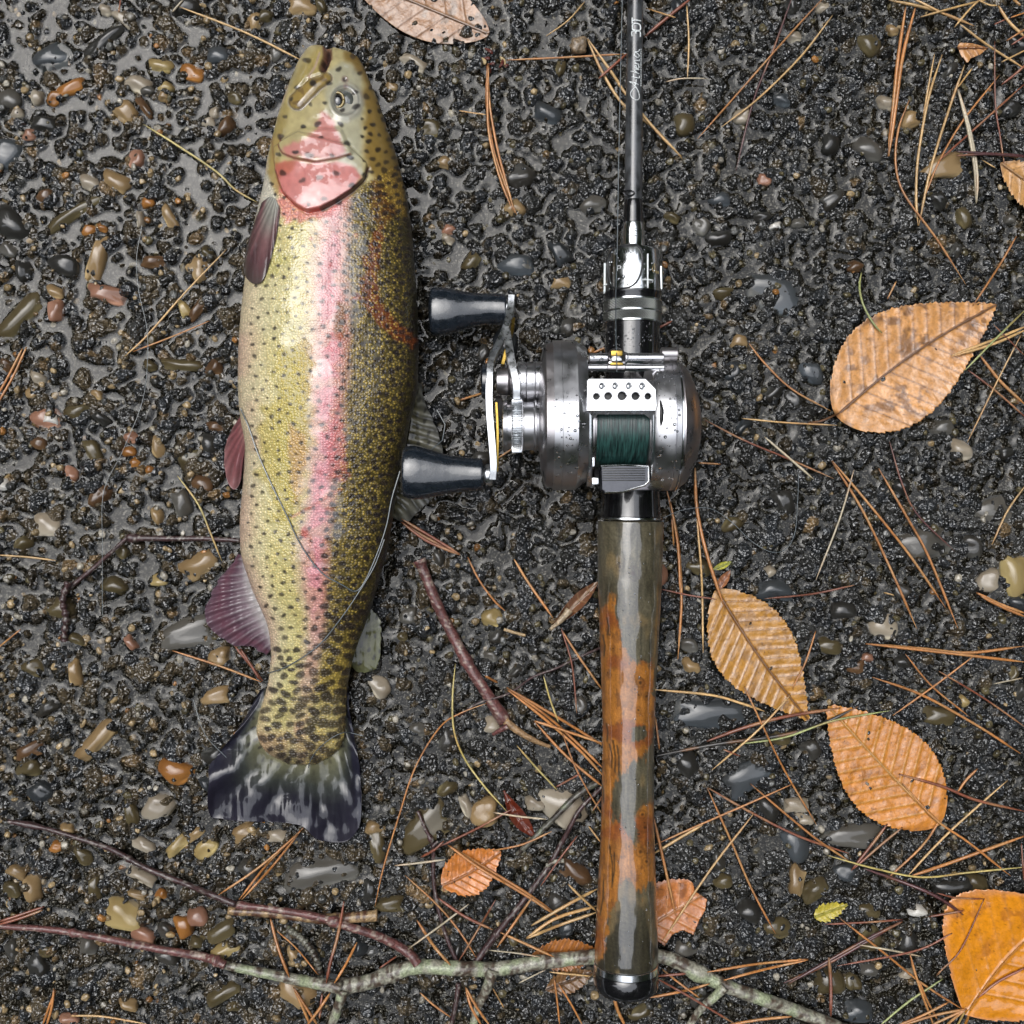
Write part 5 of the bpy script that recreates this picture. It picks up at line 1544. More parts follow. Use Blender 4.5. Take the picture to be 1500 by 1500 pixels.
def ramp(s, cols):
    k = np.linspace(0, 1, len(cols))
    return np.stack([np.interp(s, k, [c[i] for c in cols]) for i in range(3)], -1)


SPF = np.zeros_like(cxx)
cell = {}
for k in range(9000):
    x, y = spr.uniform(300, 660), spr.uniform(540, 1190)
    tail_zone = y > 1010
    if not try_spot(x, y, 11 if tail_zone else 12): continue
    fade = 1.0 if not tail_zone else float(sstep(1160, 1100, y + abs(x - 430) * .25))
    if fade < .1: continue
    a = math.atan2(y - 1040, x - 440) if tail_zone else 1.9
    spot_paint(SPF, x, y, spr.uniform(3.4, 5.0), spr.uniform(2.0, 3.0), a, .9 * fade)


def tailcol(X, Y, s, ray):
    c = ramp(s, [(.20, .18, .09), (.12, .12, .075), (.045, .05, .045), (.016, .016, .024), (.016, .015, .026), (.02, .018, .03)])
    edge = np.minimum(1, sstep(14, 4, dpoly(X, Y, [(380, 1015), (330, 1093), (308, 1120)])) + sstep(9, 3, dpoly(X, Y, [(509, 1010), (520, 1080), (530, 1200)])))
    c = c * (1 - edge[..., None] * .8) + np.array((.02, .02, .035)) * edge[..., None] * .8
    sp = csample(SPF, X.ravel(), Y.ravel()).reshape(X.shape)[..., None]
    c = c * (1 - sp * .85) + np.array((.012, .010, .014)) * sp * .85
    return c * (.92 + .10 * ray[..., None])


fin('tail_fin', [(392, 1008), (384, 1040), (388, 1075), (410, 1100), (440, 1106), (470, 1102), (492, 1085), (500, 1050), (506, 1005)],
    [(383, 1010), (350, 1065), (318, 1106), (306, 1130), (307, 1192), (325, 1201), (365, 1203), (400, 1205), (440, 1209), (465, 1228), (500, 1233), (520, 1222), (529, 1195), (527, 1127), (519, 1080), (511, 1035), (511, 1005)],
    13, 15, tailcol, rays=7, amp=5.0, nu=230, nv_=90, ragged=2.2)


def pale_to_plum(X, Y, s, ray):
    c = ramp(s, [(.36, .36, .31), (.26, .24, .21), (.19, .10, .10), (.12, .055, .06), (.075, .055, .05)])
    return c * (.82 + .22 * ray[..., None])
fin('pectoral_fin', [(394, 288), (402, 290), (408, 300)], [(384, 296), (371, 330), (360, 368), (357, 398), (368, 414), (385, 410), (398, 374), (407, 335), (410, 306)], 66, 48, pale_to_plum, rays=7, amp=1.2, nu=80, nv_=70, on_body=2.0)
def plum(X, Y, s, ray):
    c = ramp(s, [(.30, .16, .14), (.22, .075, .08), (.20, .07, .075), (.26, .12, .12)])
    return c * (.85 + .2 * ray[..., None])
fin('pelvic_fin', [(352, 608), (360, 628), (361, 650)], [(351, 610), (338, 632), (329, 660), (330, 692), (338, 713), (348, 714), (356, 690), (361, 655)], 34, 12, plum, rays=8, amp=1.2, nu=80, nv_=50)
def analcol(X, Y, s, ray):
    c = ramp(s, [(.46, .44, .42), (.20, .15, .17), (.10, .055, .075), (.12, .05, .07), (.10, .06, .08)])
    w = sstep(.45, .9, ray)[..., None] * sstep(.95, .3, s)[..., None]
    return c * (1 - .35 * w) + np.array((.36, .33, .34)) * .35 * w
fin('anal_fin', [(355, 814), (367, 850), (384, 890), (395, 925), (399, 952)], [(351, 812), (325, 843), (303, 885), (301, 908), (318, 928), (342, 945), (366, 947), (388, 958), (398, 953)], 26, 11, analcol, rays=15, amp=1.9, nu=150, nv_=70, ragged=2.5)
def dorsalcol(X, Y, s, ray):
    c = ramp(s, [(.10, .085, .03), (.15, .14, .09), (.16, .155, .12), (.11, .11, .10)])
    sp = csample(SPF, X.ravel(), Y.ravel()).reshape(X.shape)[..., None] * sstep(730, 690, Y)[..., None]
    c = c * (.8 + .35 * ray[..., None])
    return c * (1 - sp * .85) + np.array((.015, .014, .012)) * sp * .85
fin('dorsal_fin', [(606, 560), (604, 600), (596, 650), (584, 705), (574, 755)], [(616, 562), (624, 592), (637, 622), (647, 652), (650, 690), (640, 722), (615, 748), (597, 764), (577, 760)], 22, 12, dorsalcol, rays=14, amp=1.3, nu=150, nv_=60)
def adicol(X, Y, s, ray):
    c = ramp(s, [(.05, .05, .02), (.08, .08, .035), (.09, .095, .045)])
    sp = csample(SPF, X.ravel(), Y.ravel()).reshape(X.shape)[..., None]
    return c * (1 - sp * .9) + np.array((.012, .012, .01)) * sp * .9
fin('adipose_fin', [(534, 905), (524, 940), (514, 975)], [(542, 892), (556, 905), (558, 940), (553, 975), (540, 985), (522, 984)], 18, 12, adicol, rays=3, amp=.5, nu=70, nv_=40)

# ---- eye
ec = P(505, 148, 88)
def dome(c, rx, ry, rz, n=28):
    rings = []
    for k in range(n):
        a = k / (n - 1) * math.pi / 2
        t = np.linspace(0, 2 * np.pi, 40, endpoint=False)
        rings.append(np.column_stack([c[0] + rx * math.cos(a) * np.cos(t), c[1] + ry * math.cos(a) * np.sin(t), np.full(40, c[2] + rz * math.sin(a))]))
    return loft(rings)
eye = obj('eye', dome(ec - (0, 0, 6), 16.5, 18.5, 10.5), M['eye'], trout, sharp=None)
pc = P(495, 147, 94)
t = np.linspace(0, 2 * np.pi, 48)
ip = np.column_stack([pc[0] + 8.2 * np.cos(t), pc[1] + 10.2 * np.sin(t), np.full(48, pc[2] + 1.2)])
for o_, vf, mt in (('iris', tube(ip, 2.0, 8), 'iris'), ('pupil', dome(pc - (0, 0, 2), 8, 10, 5, 10), 'pupil')):
    V, F = vf; V = V - np.array(eye['_o'])
    q = link(o_, mesh_np(o_, V, F, M[mt]), eye)
# ------------------------------------------------------------------ the rod
rod = empty('fishing_rod', P(920, 900, 2))
tag(rod, 'casting rod with burl wood grip, silver ringed seat and dark blank, lying on the asphalt', 'fishing rod')
ZR = 49.0
A0, A1 = P(917, 1440, ZR), P(930.5, 0, ZR)
rd = (A1 - A0) / np.linalg.norm(A1 - A0)


def axis_at(py):
    return A0 + (A1 - A0) * ((1440 - py) / 1440.0)


def rlathe(name, prof, mat, seg=64, parent=None, colf=None, sharp=38, dz=0.0):
    """prof: (picture y, picture radius)"""
    k = 1 - ZR / H
    pr = [(float(np.dot(axis_at(y) - A0, rd)), r * k) for y, r in prof]
    V, F = lathe(A0 + np.array([0, 0, dz]), rd, pr, seg)
    c = colf(V) if colf else None
    return obj(name, (V, F), M[mat], parent or rod, c, sharp=sharp)


rlathe('blank', [(300, 13.2), (200, 12.7), (100, 12.0), (-60, 11.2)], 'blank', 40)
rlathe('winding', [(330, 15.8), (326, 15.4), (305, 14.4), (295, 13.6), (292, 12.5)], 'black', 40)
rlathe('winding_check', [(370, 18.6), (368, 18), (350, 17.3), (349, 18.1), (347, 18.1), (346, 17.2), (343, 17.1), (342, 17.9), (340, 17.9), (339, 16.9), (330, 16.4), (327, 15.4)], 'chrome', 48)
rlathe('seat_hood', [(437, 41), (431, 43), (372, 43), (369, 41), (368, 36), (367.5, 20)], 'chrome', 64)
rlathe('seat_band', [(442, 39.5), (441, 41), (434, 42.5), (431.5, 43.3), (430.5, 43.2), (430, 42)], 'black', 64)
rlathe('knurled_ring', [(458, 41.5), (457, 42.6), (444, 42.6), (442.5, 41.5)], 'knurl', 72)
rlathe('knurled_ring', [(474, 41.5), (472, 42.6), (461, 42.6), (459.5, 41.5)], 'knurl', 72)
for y in (442.5, 459, 474):
    rlathe('silver_ring', [(y + 1.8, 41.8), (y + 1.2, 43.3), (y - .8, 43.3), (y - 1.4, 41.8)], 'chrome', 72)
rlathe('reel_seat', [(757, 44.5), (752, 44), (735, 43), (700, 41), (560, 41), (500, 40.5), (476, 40.5)], 'black', 64)
rlathe('silver_ring', [(762, 46.6), (761, 47.6), (758.5, 47.4), (757.5, 45)], 'chrome', 64)

GR = [(1409, 46.2), (1400, 46.6), (1380, 46.0), (1350, 44.8), (1300, 42.6), (1250, 40.4), (1200, 38.7), (1150, 38.0), (1100, 37.9), (1050, 38.6), (1000, 40.2), (950, 42.6), (900, 45.0), (850, 46.8), (810, 47.8), (775, 48.2), (764, 48.0), (762.5, 47.2)]
gy = np.arange(1408.5, 762.4, -1.6)
gyr = np.interp(gy, [g[0] for g in GR][::-1], [g[1] for g in GR][::-1])
ORP = [(876, 888), (901, 882), (909, 937), (926, 972), (956, 967), (961, 1006), (962, 1060), (950, 1104), (931, 1107), (918, 1124), (904, 1124), (900, 1150), (895, 1180), (893, 1192), (912, 1200),
       (920, 1228), (933, 1224), (936, 1190), (942, 1178), (964, 1180), (964, 1302), (930, 1300), (918, 1288), (906, 1290), (897, 1330), (882, 1400), (868, 1408), (866, 1290), (872, 1180), (876, 1100), (874, 1000)]


def burl(V):
    px, py = to_px(V[:, 0], V[:, 1], np.maximum(V[:, 2], 49))
    low = V[:, 2] < ZR
    side = np.where(low, (ZR - V[:, 2]), 0)
    qx = px + np.where(px > 920, side, -side)                  # unroll round the sides
    jx = 16 * (FBM(qx, py, 22, 4, 50) - .5) + 5 * (FBM(qx, py, 5, 2, 53) - .5); jy = 34 * (FBM(qx, py * .6, 20, 4, 51) - .5) + 16 * (FBM(qx, py * .2, 4, 2, 55) - .5)
    m_ = 0
    for q_ in range(5):
        kx = 9 * (FBM(qx, py, 16, 3, 20 + q_) - .5) + 3 * (FBM(qx, py, 3, 2, 30 + q_) - .5); ky = 44 * (FBM(qx, py * .3, 6, 3, 10 + q_) - .5)
        m_ = m_ + (inpoly(px + jx + kx, py + jy + ky, ORP) & ~inpoly(px + jx * .6 + kx, py + jy * .4 + ky * .3, [(926, 1065), (946, 1060), (946, 1084), (926, 1086)])) / 5.0
    m_ = np.where(low, sstep(.45, .55, FBM(qx, py, 70, 2, 52)), m_)
    m_ = sstep(.1, .9, m_)
    wv = FBM(qx, py, 46, 3, 57) * 15 + FBM(qx * 1.0, py * .5, 18, 2, 58) * 3
    ring = .5 + .5 * np.sin(wv * 9.0 + 4 * FBM(qx, py * .3, 9, 3, 56)); ring = ring * (.35 + .65 * FBM(qx, py, 25, 2, 54)) + .15
    fib = FBM(qx, py * .12, 3.2, 3, 59)
    g = np.array((.105, .092, .058)) * (0.62 + .42 * ring + 1.1 * (fib - .5))[:, None]
    g = g * (.75 + .6 * FBM(qx, py * .6, 50, 3, 6))[:, None]
    g = g * (1 - .5 * sstep(1280, 1400, py) * (FBM(qx, py, 60, 2, 60) > .35))[:, None]
    lt_ = sstep(.62, .75, FBM(qx, py * .5, 22, 3, 61))[:, None]
    g = g * (1 - lt_ * .6) + np.array((.24, .17, .08)) * lt_ * .6
    o = np.array((.48, .19, .038)) * (0.72 + .75 * (fib - .4) + .15 * (ring - .5))[:, None]
    mt_ = (sstep(.56, .66, FBM(qx, py * .5, 7, 3, 41)) * .55)[:, None]
    o = o * (1 - mt_) + np.array((.14, .055, .02)) * mt_
    rd_ = sstep(.50, .68, FBM(qx, py, 34, 3, 62))[:, None]
    o = o * (1 - rd_ * .65) + np.array((.22, .055, .018)) * rd_ * .65
    c = o * m_[:, None] + g * (1 - m_[:, None])
    eyes = np.zeros(len(V))
    for k_, (ex_, ey_, er) in enumerate([(927, 840, 5), (938, 1000, 3.2), (930, 1010, 2.6), (947, 1020, 2.8), (935, 1018, 2.4), (941, 1193, 3), (945, 1212, 3.5), (936, 1222, 2.6), (950, 1235, 2.4), (938, 1248, 3.4), (947, 1262, 3), (944, 1205, 2), (921, 1240, 2.4), (893, 930, 2.4), (898, 950, 2), (935, 1040, 2.4), (948, 1250, 2), (890, 985, 2), (908, 830, 3)]):
        d = np.hypot(qx - ex_, (py - ey_) * .9)
        eyes = np.maximum(eyes, np.maximum(sstep(er, er * .4, d), .45 * sstep(er * .8, 0, np.abs(d - er * 1.8)))) * 1.0
    c = c * (1 - eyes[:, None] * .85) + np.array((.035, .015, .008)) * eyes[:, None] * .85
    for (x0, y0, x1, y1) in ((893, 1090, 896, 1125), (898, 1085, 901, 1130), (904, 1092, 906, 1135), (888, 1060, 889, 1085), (883, 930, 885, 960), (889, 905, 890, 930), (880, 1140, 884, 1175), (893, 1240, 897, 1290), (884, 1290, 879, 1340), (900, 1250, 896, 1300)):
        d = dpoly(qx, py, [(x0, y0), ((x0 + x1) / 2 + 2, (y0 + y1) / 2), (x1, y1)])
        s_ = sstep(1.9, .7, d)[:, None] * .8
        c = c * (1 - s_) + np.array((.03, .024, .016)) * s_
    return c


rlathe('wood_grip', list(zip(gy, gyr)), 'wood', 150, colf=burl, sharp=None)
rlathe('silver_ring', [(1420, 46.0), (1419, 47.6), (1410, 47.3), (1409, 46)], 'chrome', 64)
rlathe('butt_cap', [(1452, 30), (1451, 40), (1446, 45.5), (1440, 47.8), (1424, 48), (1420.5, 46.5), (1420, 40)], 'black', 64)
# hook keeper
kp = P(921.5, 283, ZR + 13)
hk = np.array([kp + (7 * math.cos(a), 3.6 * math.sin(a), 0) for a in np.linspace(0, 2 * math.pi, 30)])
obj('hook_keeper', tube(hk, 1.3, 8), M['black'], rod)


def on_rod(px, py, rr, lift=.3):
    """point on the rod's upper surface that the camera sees at about px, py"""
    k = 1 - ZR / H
    a = axis_at(py)
    ax_px = 750 + a[0] / (1 - ZR / H)
    x = (px - ax_px) * k
    x = np.clip(x, -rr * .97, rr * .97)
    z = math.sqrt(max(rr * rr - x * x, .1))
    return np.array([a[0] + x * (1 + lift / rr), P(px, py, ZR)[1] * (1 - 0.0), ZR + z * (1 + lift / rr)])


def adj(px, py, rr, lift=.3):
    """as on_rod, corrected so that the point projects where asked"""
    p = on_rod(px, py, rr, lift)
    for _ in range(6):
        qx, qy = to_px(p[0], p[1], p[2])
        px2 = px + (px - qx); py2 = py + (py - qy)
        p = on_rod(px2, py2, rr, lift)
        px_, py_ = to_px(p[0], p[1], p[2])
        if abs(px_ - px) + abs(py_ - py) < .3: break
        px = px  # keep the goal
    return p


def stroke(name, segs, rr, rad, mat, parent=rod, conv=None):
    parts = []
    for sg in segs:
        q = smooth_path(sg, max(6, int(len(sg) * 6)))
        pth = np.array([(conv or on_rod)(a, b, rr) for a, b in q])
        parts.append(tube(pth, rad, 6))
    return obj(name, join(*parts), M[mat], parent, sharp=None)


# brushed script and digits printed on the blank (read upwards)
zz = lambda L: [(900 + x / 10.0, 20 + y / 10.0) for x, y in L]
rr = 12.0 * (1 - ZR / H)
stroke('lettering', [zz(l) for l in [
    [(300, 1120), (250, 1160), (225, 1215), (250, 1275), (300, 1310), (345, 1290), (350, 1230), (318, 1150), (262, 1080), (208, 1030)],
    [(208, 1030), (280, 1062), (340, 1085)], [(285, 1120), (300, 1060), (305, 1010)],
    [(240, 970), (300, 985), (350, 985), (352, 955)], [(275, 1015), (270, 960), (262, 925)],
    [(228, 885), (290, 910), (350, 925)], [(318, 915), (285, 885), (300, 868), (350, 868)],
    [(320, 850), (300, 812), (282, 830), (310, 855), (345, 838), (340, 800)],
    [(285, 780), (350, 790)], [(305, 778), (280, 748), (305, 735), (350, 738), (350, 715)],
    [(290, 620), (280, 660), (325, 690), (350, 660), (300, 618), (285, 612), (340, 600), (352, 570)]]], rr, .62, 'white_print')
stroke('lettering', [zz(l) for l in [[(378, y), (378, y - 18)] if k % 3 else [(370, y), (386, y - 6), (370, y - 14)] for k, y in enumerate(range(1095, 560, -26))]], rr, .38, 'white_print')
stroke('lettering', [zz(l) for l in [
    [(250, 385), (245, 320), (290, 312), (300, 350), (308, 315), (362, 315), (368, 385)],
    [(255, 285), (255, 215), (300, 200), (362, 215), (362, 285), (305, 298), (255, 285)],
    [(250, 195), (250, 108)], [(250, 152), (375, 152)]]], rr, 1.0, 'white_print')

# hood window plate, its rim, the cross and the small marks
rh = 43 * (1 - ZR / H)
stroke('window_rim', [[(898, 369.5), (891, 378), (888.5, 390), (889.5, 408), (893, 424), (900, 429.5), (918, 429), (930, 418), (935.5, 400), (936, 384), (930, 371), (922, 368.5), (898, 369.5)]], rh, 1.3, 'recess')
stroke('hood_rib', [[(884, 388), (884, 410), (883, 432)]], rh, 1.4, 'white_print')
stroke('hood_rib', [[(966, 393), (966.5, 410), (967, 428)]], rh, 2.0, 'chrome')
stroke('cross_mark', [[(936, 418.5), (943, 418), (952, 418)], [(944, 381), (944, 405), (944, 430)]], rh, 1.1, 'white_print')
stroke('cross_mark', [[(879, 424), (883, 421), (887, 420)]], rh, 1.0, 'white_print')
stroke('signature', [[(953, 396), (951, 401), (953, 406), (955, 399), (954, 393)], [(955, 406), (957, 403), (958, 407), (960, 403), (961, 407)]], rh, .5, 'iris')
stroke('lettering', [[(901, 404), (901, 398), (905, 398), (905, 401), (901, 401)], [(910, 404), (910, 398), (914, 398), (914, 401), (910, 401), (915, 404)], [(924, 399), (919, 398), (918, 402), (920, 404), (924, 404), (924, 401.5)]], rh, .55, 'white_print')

# ------------------------------------------------------------------ the reel
reel = empty('baitcasting_reel', P(905, 625, 30))
tag(reel, 'round silver baitcasting reel with dark green line and black paddle handles, mounted on the rod', 'fishing reel')


def xw(px, z): return (px - 750) * (1 - z / H)
def yw(py, z): return (750 - py) * (1 - z / H)
ZA = 132.0
YA = yw(624, ZA)


def xlathe(name, prof, mat, yc=YA, z=ZA, seg=96, parent=None, sharp=35):
    """prof: (picture x read at the height it is seen, radius)"""
    V, F = lathe((0, yc, z), (1, 0, 0), [(xw(x, zz_), r) for x, zz_, r in prof], seg)
    return obj(name, (V, F), M[mat], parent or reel, sharp=sharp)


T_ = 215   # height at which most of the top is seen
# left body: round plate with the gear housing bulging forward
def hull2(y1, z1, r1, y2, z2, r2, n=96):
    a = np.linspace(0, 2 * np.pi, 360, endpoint=False)
    P1 = np.column_stack([y1 + r1 * np.cos(a), z1 + r1 * np.sin(a)]); P2 = np.column_stack([y2 + r2 * np.cos(a), z2 + r2 * np.sin(a)])
    A = np.vstack([P1, P2]); c = A.mean(0)
    out = []
    for k in range(n):
        t = 2 * math.pi * k / n; d = np.array([math.cos(t), math.sin(t)])
        # support-based radial hull
        best = 1e9
        for m_ in np.linspace(0, 2 * np.pi, 180, endpoint=False):
            nn = np.array([math.cos(m_), math.sin(m_)]); dn = d @ nn
            if dn > .05:
                h = max(nn @ (np.array([y1, z1]) - c) + r1, nn @ (np.array([y2, z2]) - c) + r2)
                best = min(best, h / dn)
        out.append(c + d * best)
    return np.array(out), c


YB = yw(583, 125)
hp, hc = hull2(YA, ZA, 86, YB, 125, 77)
def hloft(name, st, mat, outline=hp, cen=hc, sharp=30):
    rings = []
    for x, zz_, s in st:
        q = cen + (outline - cen) * s
        rings.append(np.column_stack([np.full(len(q), xw(x, zz_)), q[:, 0], q[:, 1]]))
    return obj(name, loft(rings), M[mat], reel, sharp=sharp)
hloft('gear_side_plate', [(790, 150, .50), (793, 160, .74), (797, 180, .90), (801, 200, .955), (812.5, T_, .975)], 'steel_dark')
hloft('side_rim', [(812.5, T_, .95), (812.6, T_, 1.0), (825, T_, 1.0), (825.4, T_, .985)], 'steel')
hloft('frame_left', [(825.4, T_, .96), (825.5, T_, 1.0), (848, T_, 1.0), (858, T_, .93), (864, T_, .90), (864.3, T_, .5)], 'steel')
# right body
xlathe('frame_right', [(957, 200, 40), (957.2, 200, 80), (960, T_, 83), (966, T_, 86), (990, T_, 87), (991, T_, 86), (992, T_, 87), (999, T_, 86.5), (1001, T_, 84)], 'steel')
xlathe('palm_side_plate', [(1000, T_, 80), (1001, T_, 85), (1003.5, 205, 86), (1006, 200, 83), (1013, 190, 77), (1019, 180, 66), (1023, 165, 50), (1025.5, 150, 30), (1026.5, 140, 10)], 'steel_dark', sharp=50)
xlathe('trim_ring', [(999.6, T_, 84), (999.8, T_, 88), (1002.0, T_, 88), (1002.4, T_, 84)], 'chrome')
# spool with wound line
xlathe('spool', [(868, 185, 30), (868.1, 185, 62), (872, 190, 62), (873.5, 190, 55), (951, 190, 55), (952.5, 190, 62), (955.5, 190, 62), (955.7, 190, 30)], 'steel_dark')
prof = [(874, 190, 50)]
for k in range(41):
    x = 875 + k * 1.88
    prof += [(x, 190, 55.5 + random.uniform(-.3, .5)), (x + .95, 190, 56.6 + random.uniform(-.3, .5))]
prof.append((952, 190, 50))
xlathe('wound_line', prof, 'braid', seg=96, sharp=None)
xlathe('spool_core', [(830, 150, 20), (1000, 150, 20)], 'recess')
# perforated top plate
zt = 212
bm = bmesh.new()
pl = [(859.5, 601), (859.5, 557), (862, 554.5), (947, 554.5), (961.5, 570), (962.5, 592), (962.5, 618), (957.5, 618), (953, 607), (946, 602), (872, 602), (866, 606), (862, 618), (859.5, 618)]
def plate(outline, z0, z1, slope=0.0, bev=1.2):
    o = np.array([(xw(a, z1), yw(b, z1)) for a, b in outline])
    c = o.mean(0)
    d = o - c; L = np.linalg.norm(d, axis=1)[:, None]; ins = c + d * (1 - bev / L)
    zf = lambda q, z: z - slope * (q[:, 1] - c[1])
    return loft([np.column_stack([o, zf(o, z0)]), np.column_stack([o, zf(o, z1 - bev)]), np.column_stack([ins, zf(ins, z1)])])
top = obj('thumb_plate', plate([(859.5, 602), (859.5, 557), (862, 554.5), (947, 554.5), (961.5, 570), (962.5, 592), (962.5, 602)], zt - 6, zt, slope=.10), M['satin'], reel, sharp=30)
holes = [(873.5, 580.8, 5.2), (890.7, 580.3, 6.0), (911, 580, 6.8), (930.8, 580.3, 6.2), (948.8, 580.6, 5.2)]
ov = [(881.5, 565.6, 4.2, 5.2), (901, 565.4, 4.2, 5.2), (921, 565.4, 4.2, 5.2), (940.5, 565.8, 4.4, 5.4)]
cutters = []
for h in holes + ov:
    rx = h[2]; ry = h[3] if len(h) > 3 else h[2]
    a = np.linspace(0, 2 * np.pi, 28, endpoint=False)
    cx, cy = xw(h[0], zt), yw(h[1], zt)
    q = np.column_stack([cx + rx * .87 * np.cos(a), cy + ry * .87 * np.sin(a)])
    cutters.append(loft([np.column_stack([q, np.full(28, zt - 20.0)]), np.column_stack([q, np.full(28, zt + 20.0)])]))
cut = obj('cutter', join(*cutters), None, reel)
md = top.modifiers.new('holes', 'BOOLEAN'); md.object = cut; md.operation = 'DIFFERENCE'; md.solver = 'EXACT'
bpy.context.view_layer.update()
dg = bpy.context.evaluated_depsgraph_get()
nm = bpy.data.meshes.new_from_object(top.evaluated_get(dg))
top.modifiers.clear(); top.data = nm
nm.set_sharp_from_angle(angle=R(30))
cm = cut.data; bpy.data.objects.remove(cut); bpy.data.meshes.remove(cm)
for h in holes + ov:
    rx = h[2] * .87; ry = (h[3] if len(h) > 3 else h[2]) * .87
    a = np.linspace(0, 2 * np.pi, 29)
    cx, cy = xw(h[0], zt), yw(h[1], zt)
    zs = zt - .10 * (cy - yw(578, zt))
    pth = np.column_stack([cx + rx * np.cos(a), cy + ry * np.sin(a), np.full(29, zs + .1)])
    obj('hole_rim', tube(pth, .8, 6), M['steel'], reel, sharp=None)
    if len(h) > 3:
        obj('oval_insert', dome(np.array([cx, cy, zs - 5.0]), rx, ry, 3.2, 6), M['chrome'], reel, sharp=None)
obj('plate_floor', boxm((xw(911, 200), yw(576, 200), 200), (84, 32, 3), .5), M['recess'], reel)
# sloping lip behind the holes and the frame posts either side of the line
obj('frame_lip', loft([np.array([[xw(a, z), yw(b, z), z] for a, b, z in r_]) for r_ in (
    [(862, 602, zt), (869, 614, zt - 12), (869, 614, zt - 18), (862, 602, zt - 8)], [(874, 602, zt), (876, 607, zt - 4), (876, 607, zt - 14), (874, 602, zt - 8)],
    [(945, 602, zt), (944, 607, zt - 4), (944, 607, zt - 14), (945, 602, zt - 8)], [(961, 602, zt), (953, 614, zt - 12), (953, 614, zt - 18), (961, 602, zt - 8)])]), M['satin'], reel, sharp=25)
for xs, nm_ in (((860.5, 868), 'frame_post'), ((955, 963), 'frame_post')):
    rings = []
    for py, z in ((602, 207), (620, 203), (640, 200), (660, 194), (680, 182), (700, 165), (712, 145)):
        xa, xb = xw(xs[0], z), xw(xs[1], z); y = yw(py, z)
        rings.append(np.array([[xa, y, z - 18], [xb, y, z - 18], [xb, y, z - 2], [xb - 1.5, y, z], [xa + 1.5, y, z], [xa, y, z - 2]]))
    obj(nm_, loft(rings), M['satin'], reel, sharp=25)
obj('spool_well', boxm((xw(911, 100), yw(640, 100), 100), (78, 120, 20), 2), M['recess'], reel)
# thumb bar with grooves
tb = [(879, 683), (880, 681), (948, 681), (951, 684), (951, 706), (944, 712), (910, 722), (886, 722), (880, 718)]
obj('thumb_bar', plate(tb, 150, 172, bev=2.5), M['gunmetal'], reel, sharp=30)
for k in range(6):
    y = 686 + k * 3.5
    obj('bar_groove', boxm((xw(914, 173), yw(y, 173), 172.4), (xw(946, 173) - xw(883, 173), 1.5, 1.4), .4), M['recess'], reel)
obj('bar_edge', tube(np.array([P(a, b, 171) for a, b in [(880, 683), (915, 681.5), (949.5, 683.5), (950.5, 705), (944, 711), (912, 720.5), (886, 721)]]), 1.5, 8), M['chrome'], reel)
obj('bar_hinge', boxm(P(872, 705, 168), (9, 9, 8), 1.5), M['chrome'], reel)
obj('bar_hinge', boxm(P(869, 676, 172), (4, 14, 6), 1.2), M['chrome'], reel)
obj('frame_foot', boxm((xw(915, 80), yw(640, 80), 92), (72, 150, 14), 4), M['steel_dark'], reel)
# dark slot in the right body and facet on the left
obj('release_slot', tube(np.array([P(967.5, 587, 214), P(969.5, 600, 219), P(969, 615, 218), P(968, 624, 217)]), np.array([1.0, 2.6, 2.6, 1.0]), 8), M['recess'], reel)
# level wind: two bars, carriage and line guide
ZW = 172
def xbar(name, x0, x1, py, z, r, mat, seg=32):
    y = yw(py, z)
    return obj(name, lathe((0, y, z), (1, 0, 0), [(xw(x0, z), r * .85), (xw(x0, z) + .8, r), (xw(x1, z) - .8, r), (xw(x1, z), r * .85)], seg), M[mat], reel)
xbar('level_wind_bar', 863, 972, 524.5, ZW, 6.6, 'steel')
xbar('level_wind_bar', 861, 973, 538.5, ZW + 8, 4.6, 'steel')
xbar('bar_boss', 968, 992, 519, ZW - 6, 9.0, 'steel_dark')
xbar('guide_collar', 889, 916, 538.5, ZW + 8, 6.0, 'steel_dark')
xbar('guide_collar', 913.5, 918.5, 524.5, ZW, 8.2, 'steel')
g0 = P(903.5, 523, ZW + 8)
V, F = dome(g0 - (0, 0, 2), 12.2, 12.5, 9, 8)
obj('line_guide', join((V, F), boxm(P(903.5, 533, ZW + 8), (22, 6, 7), 1.5)), M['steel_dark'], reel)
obj('guide_insert', boxm(P(903.5, 517.5, ZW + 17), (15, 7, 3.5), 1.4), M['gold'], reel)
obj('guide_insert', boxm(P(903.5, 526.5, ZW + 18), (13, 4, 3), 1.2), M['chrome'], reel)
obj('guide_insert', boxm(P(903.5, 533, ZW + 15), (17, 3.5, 3), 1.2), M['gold'], reel)

# handle side: hub cylinders
YH, ZH = yw(559, 122), 122.0
xlathe('handle_hub', [(758, 140, 12), (758.2, 140, 25), (760, 140, 26.5), (770, 140, 26.5), (771, 140, 25), (772, 140, 27), (783, 140, 27), (784, 140, 25.5), (785, 140, 27), (797, 140, 27.5), (806, 140, 30)], 'steel', YH, ZH, 64)
xlathe('drag_nut', [(727, 135, 10), (728, 135, 17), (744, 135, 19), (748, 135, 15), (757, 135, 20), (758, 135, 15)], 'steel_dark', YH, ZH, 40)
xlathe('hub_boss', [(795, 150, 36), (797, 150, 40), (806, 150, 44), (815, 150, 48)], 'steel_dark', YB, 125, 64)
xlathe('handle_nut', [(704.5, 130, 10), (705, 130, 20), (707, 130, 23), (713, 130, 24), (714, 130, 20)], 'knob', YH, ZH, 40)
xlathe('tension_knob', [(736, 150, 22), (737, 150, 33), (742.5, 150, 34.5), (743, 150, 31), (750, 150, 31.5)], 'steel', YA, ZA, 80)
n_k = 90
a = np.linspace(0, 2 * np.pi, n_k * 4, endpoint=False)
rr_ = 35.0 + 0.9 * np.sign(np.sin(a * n_k))
rings = []
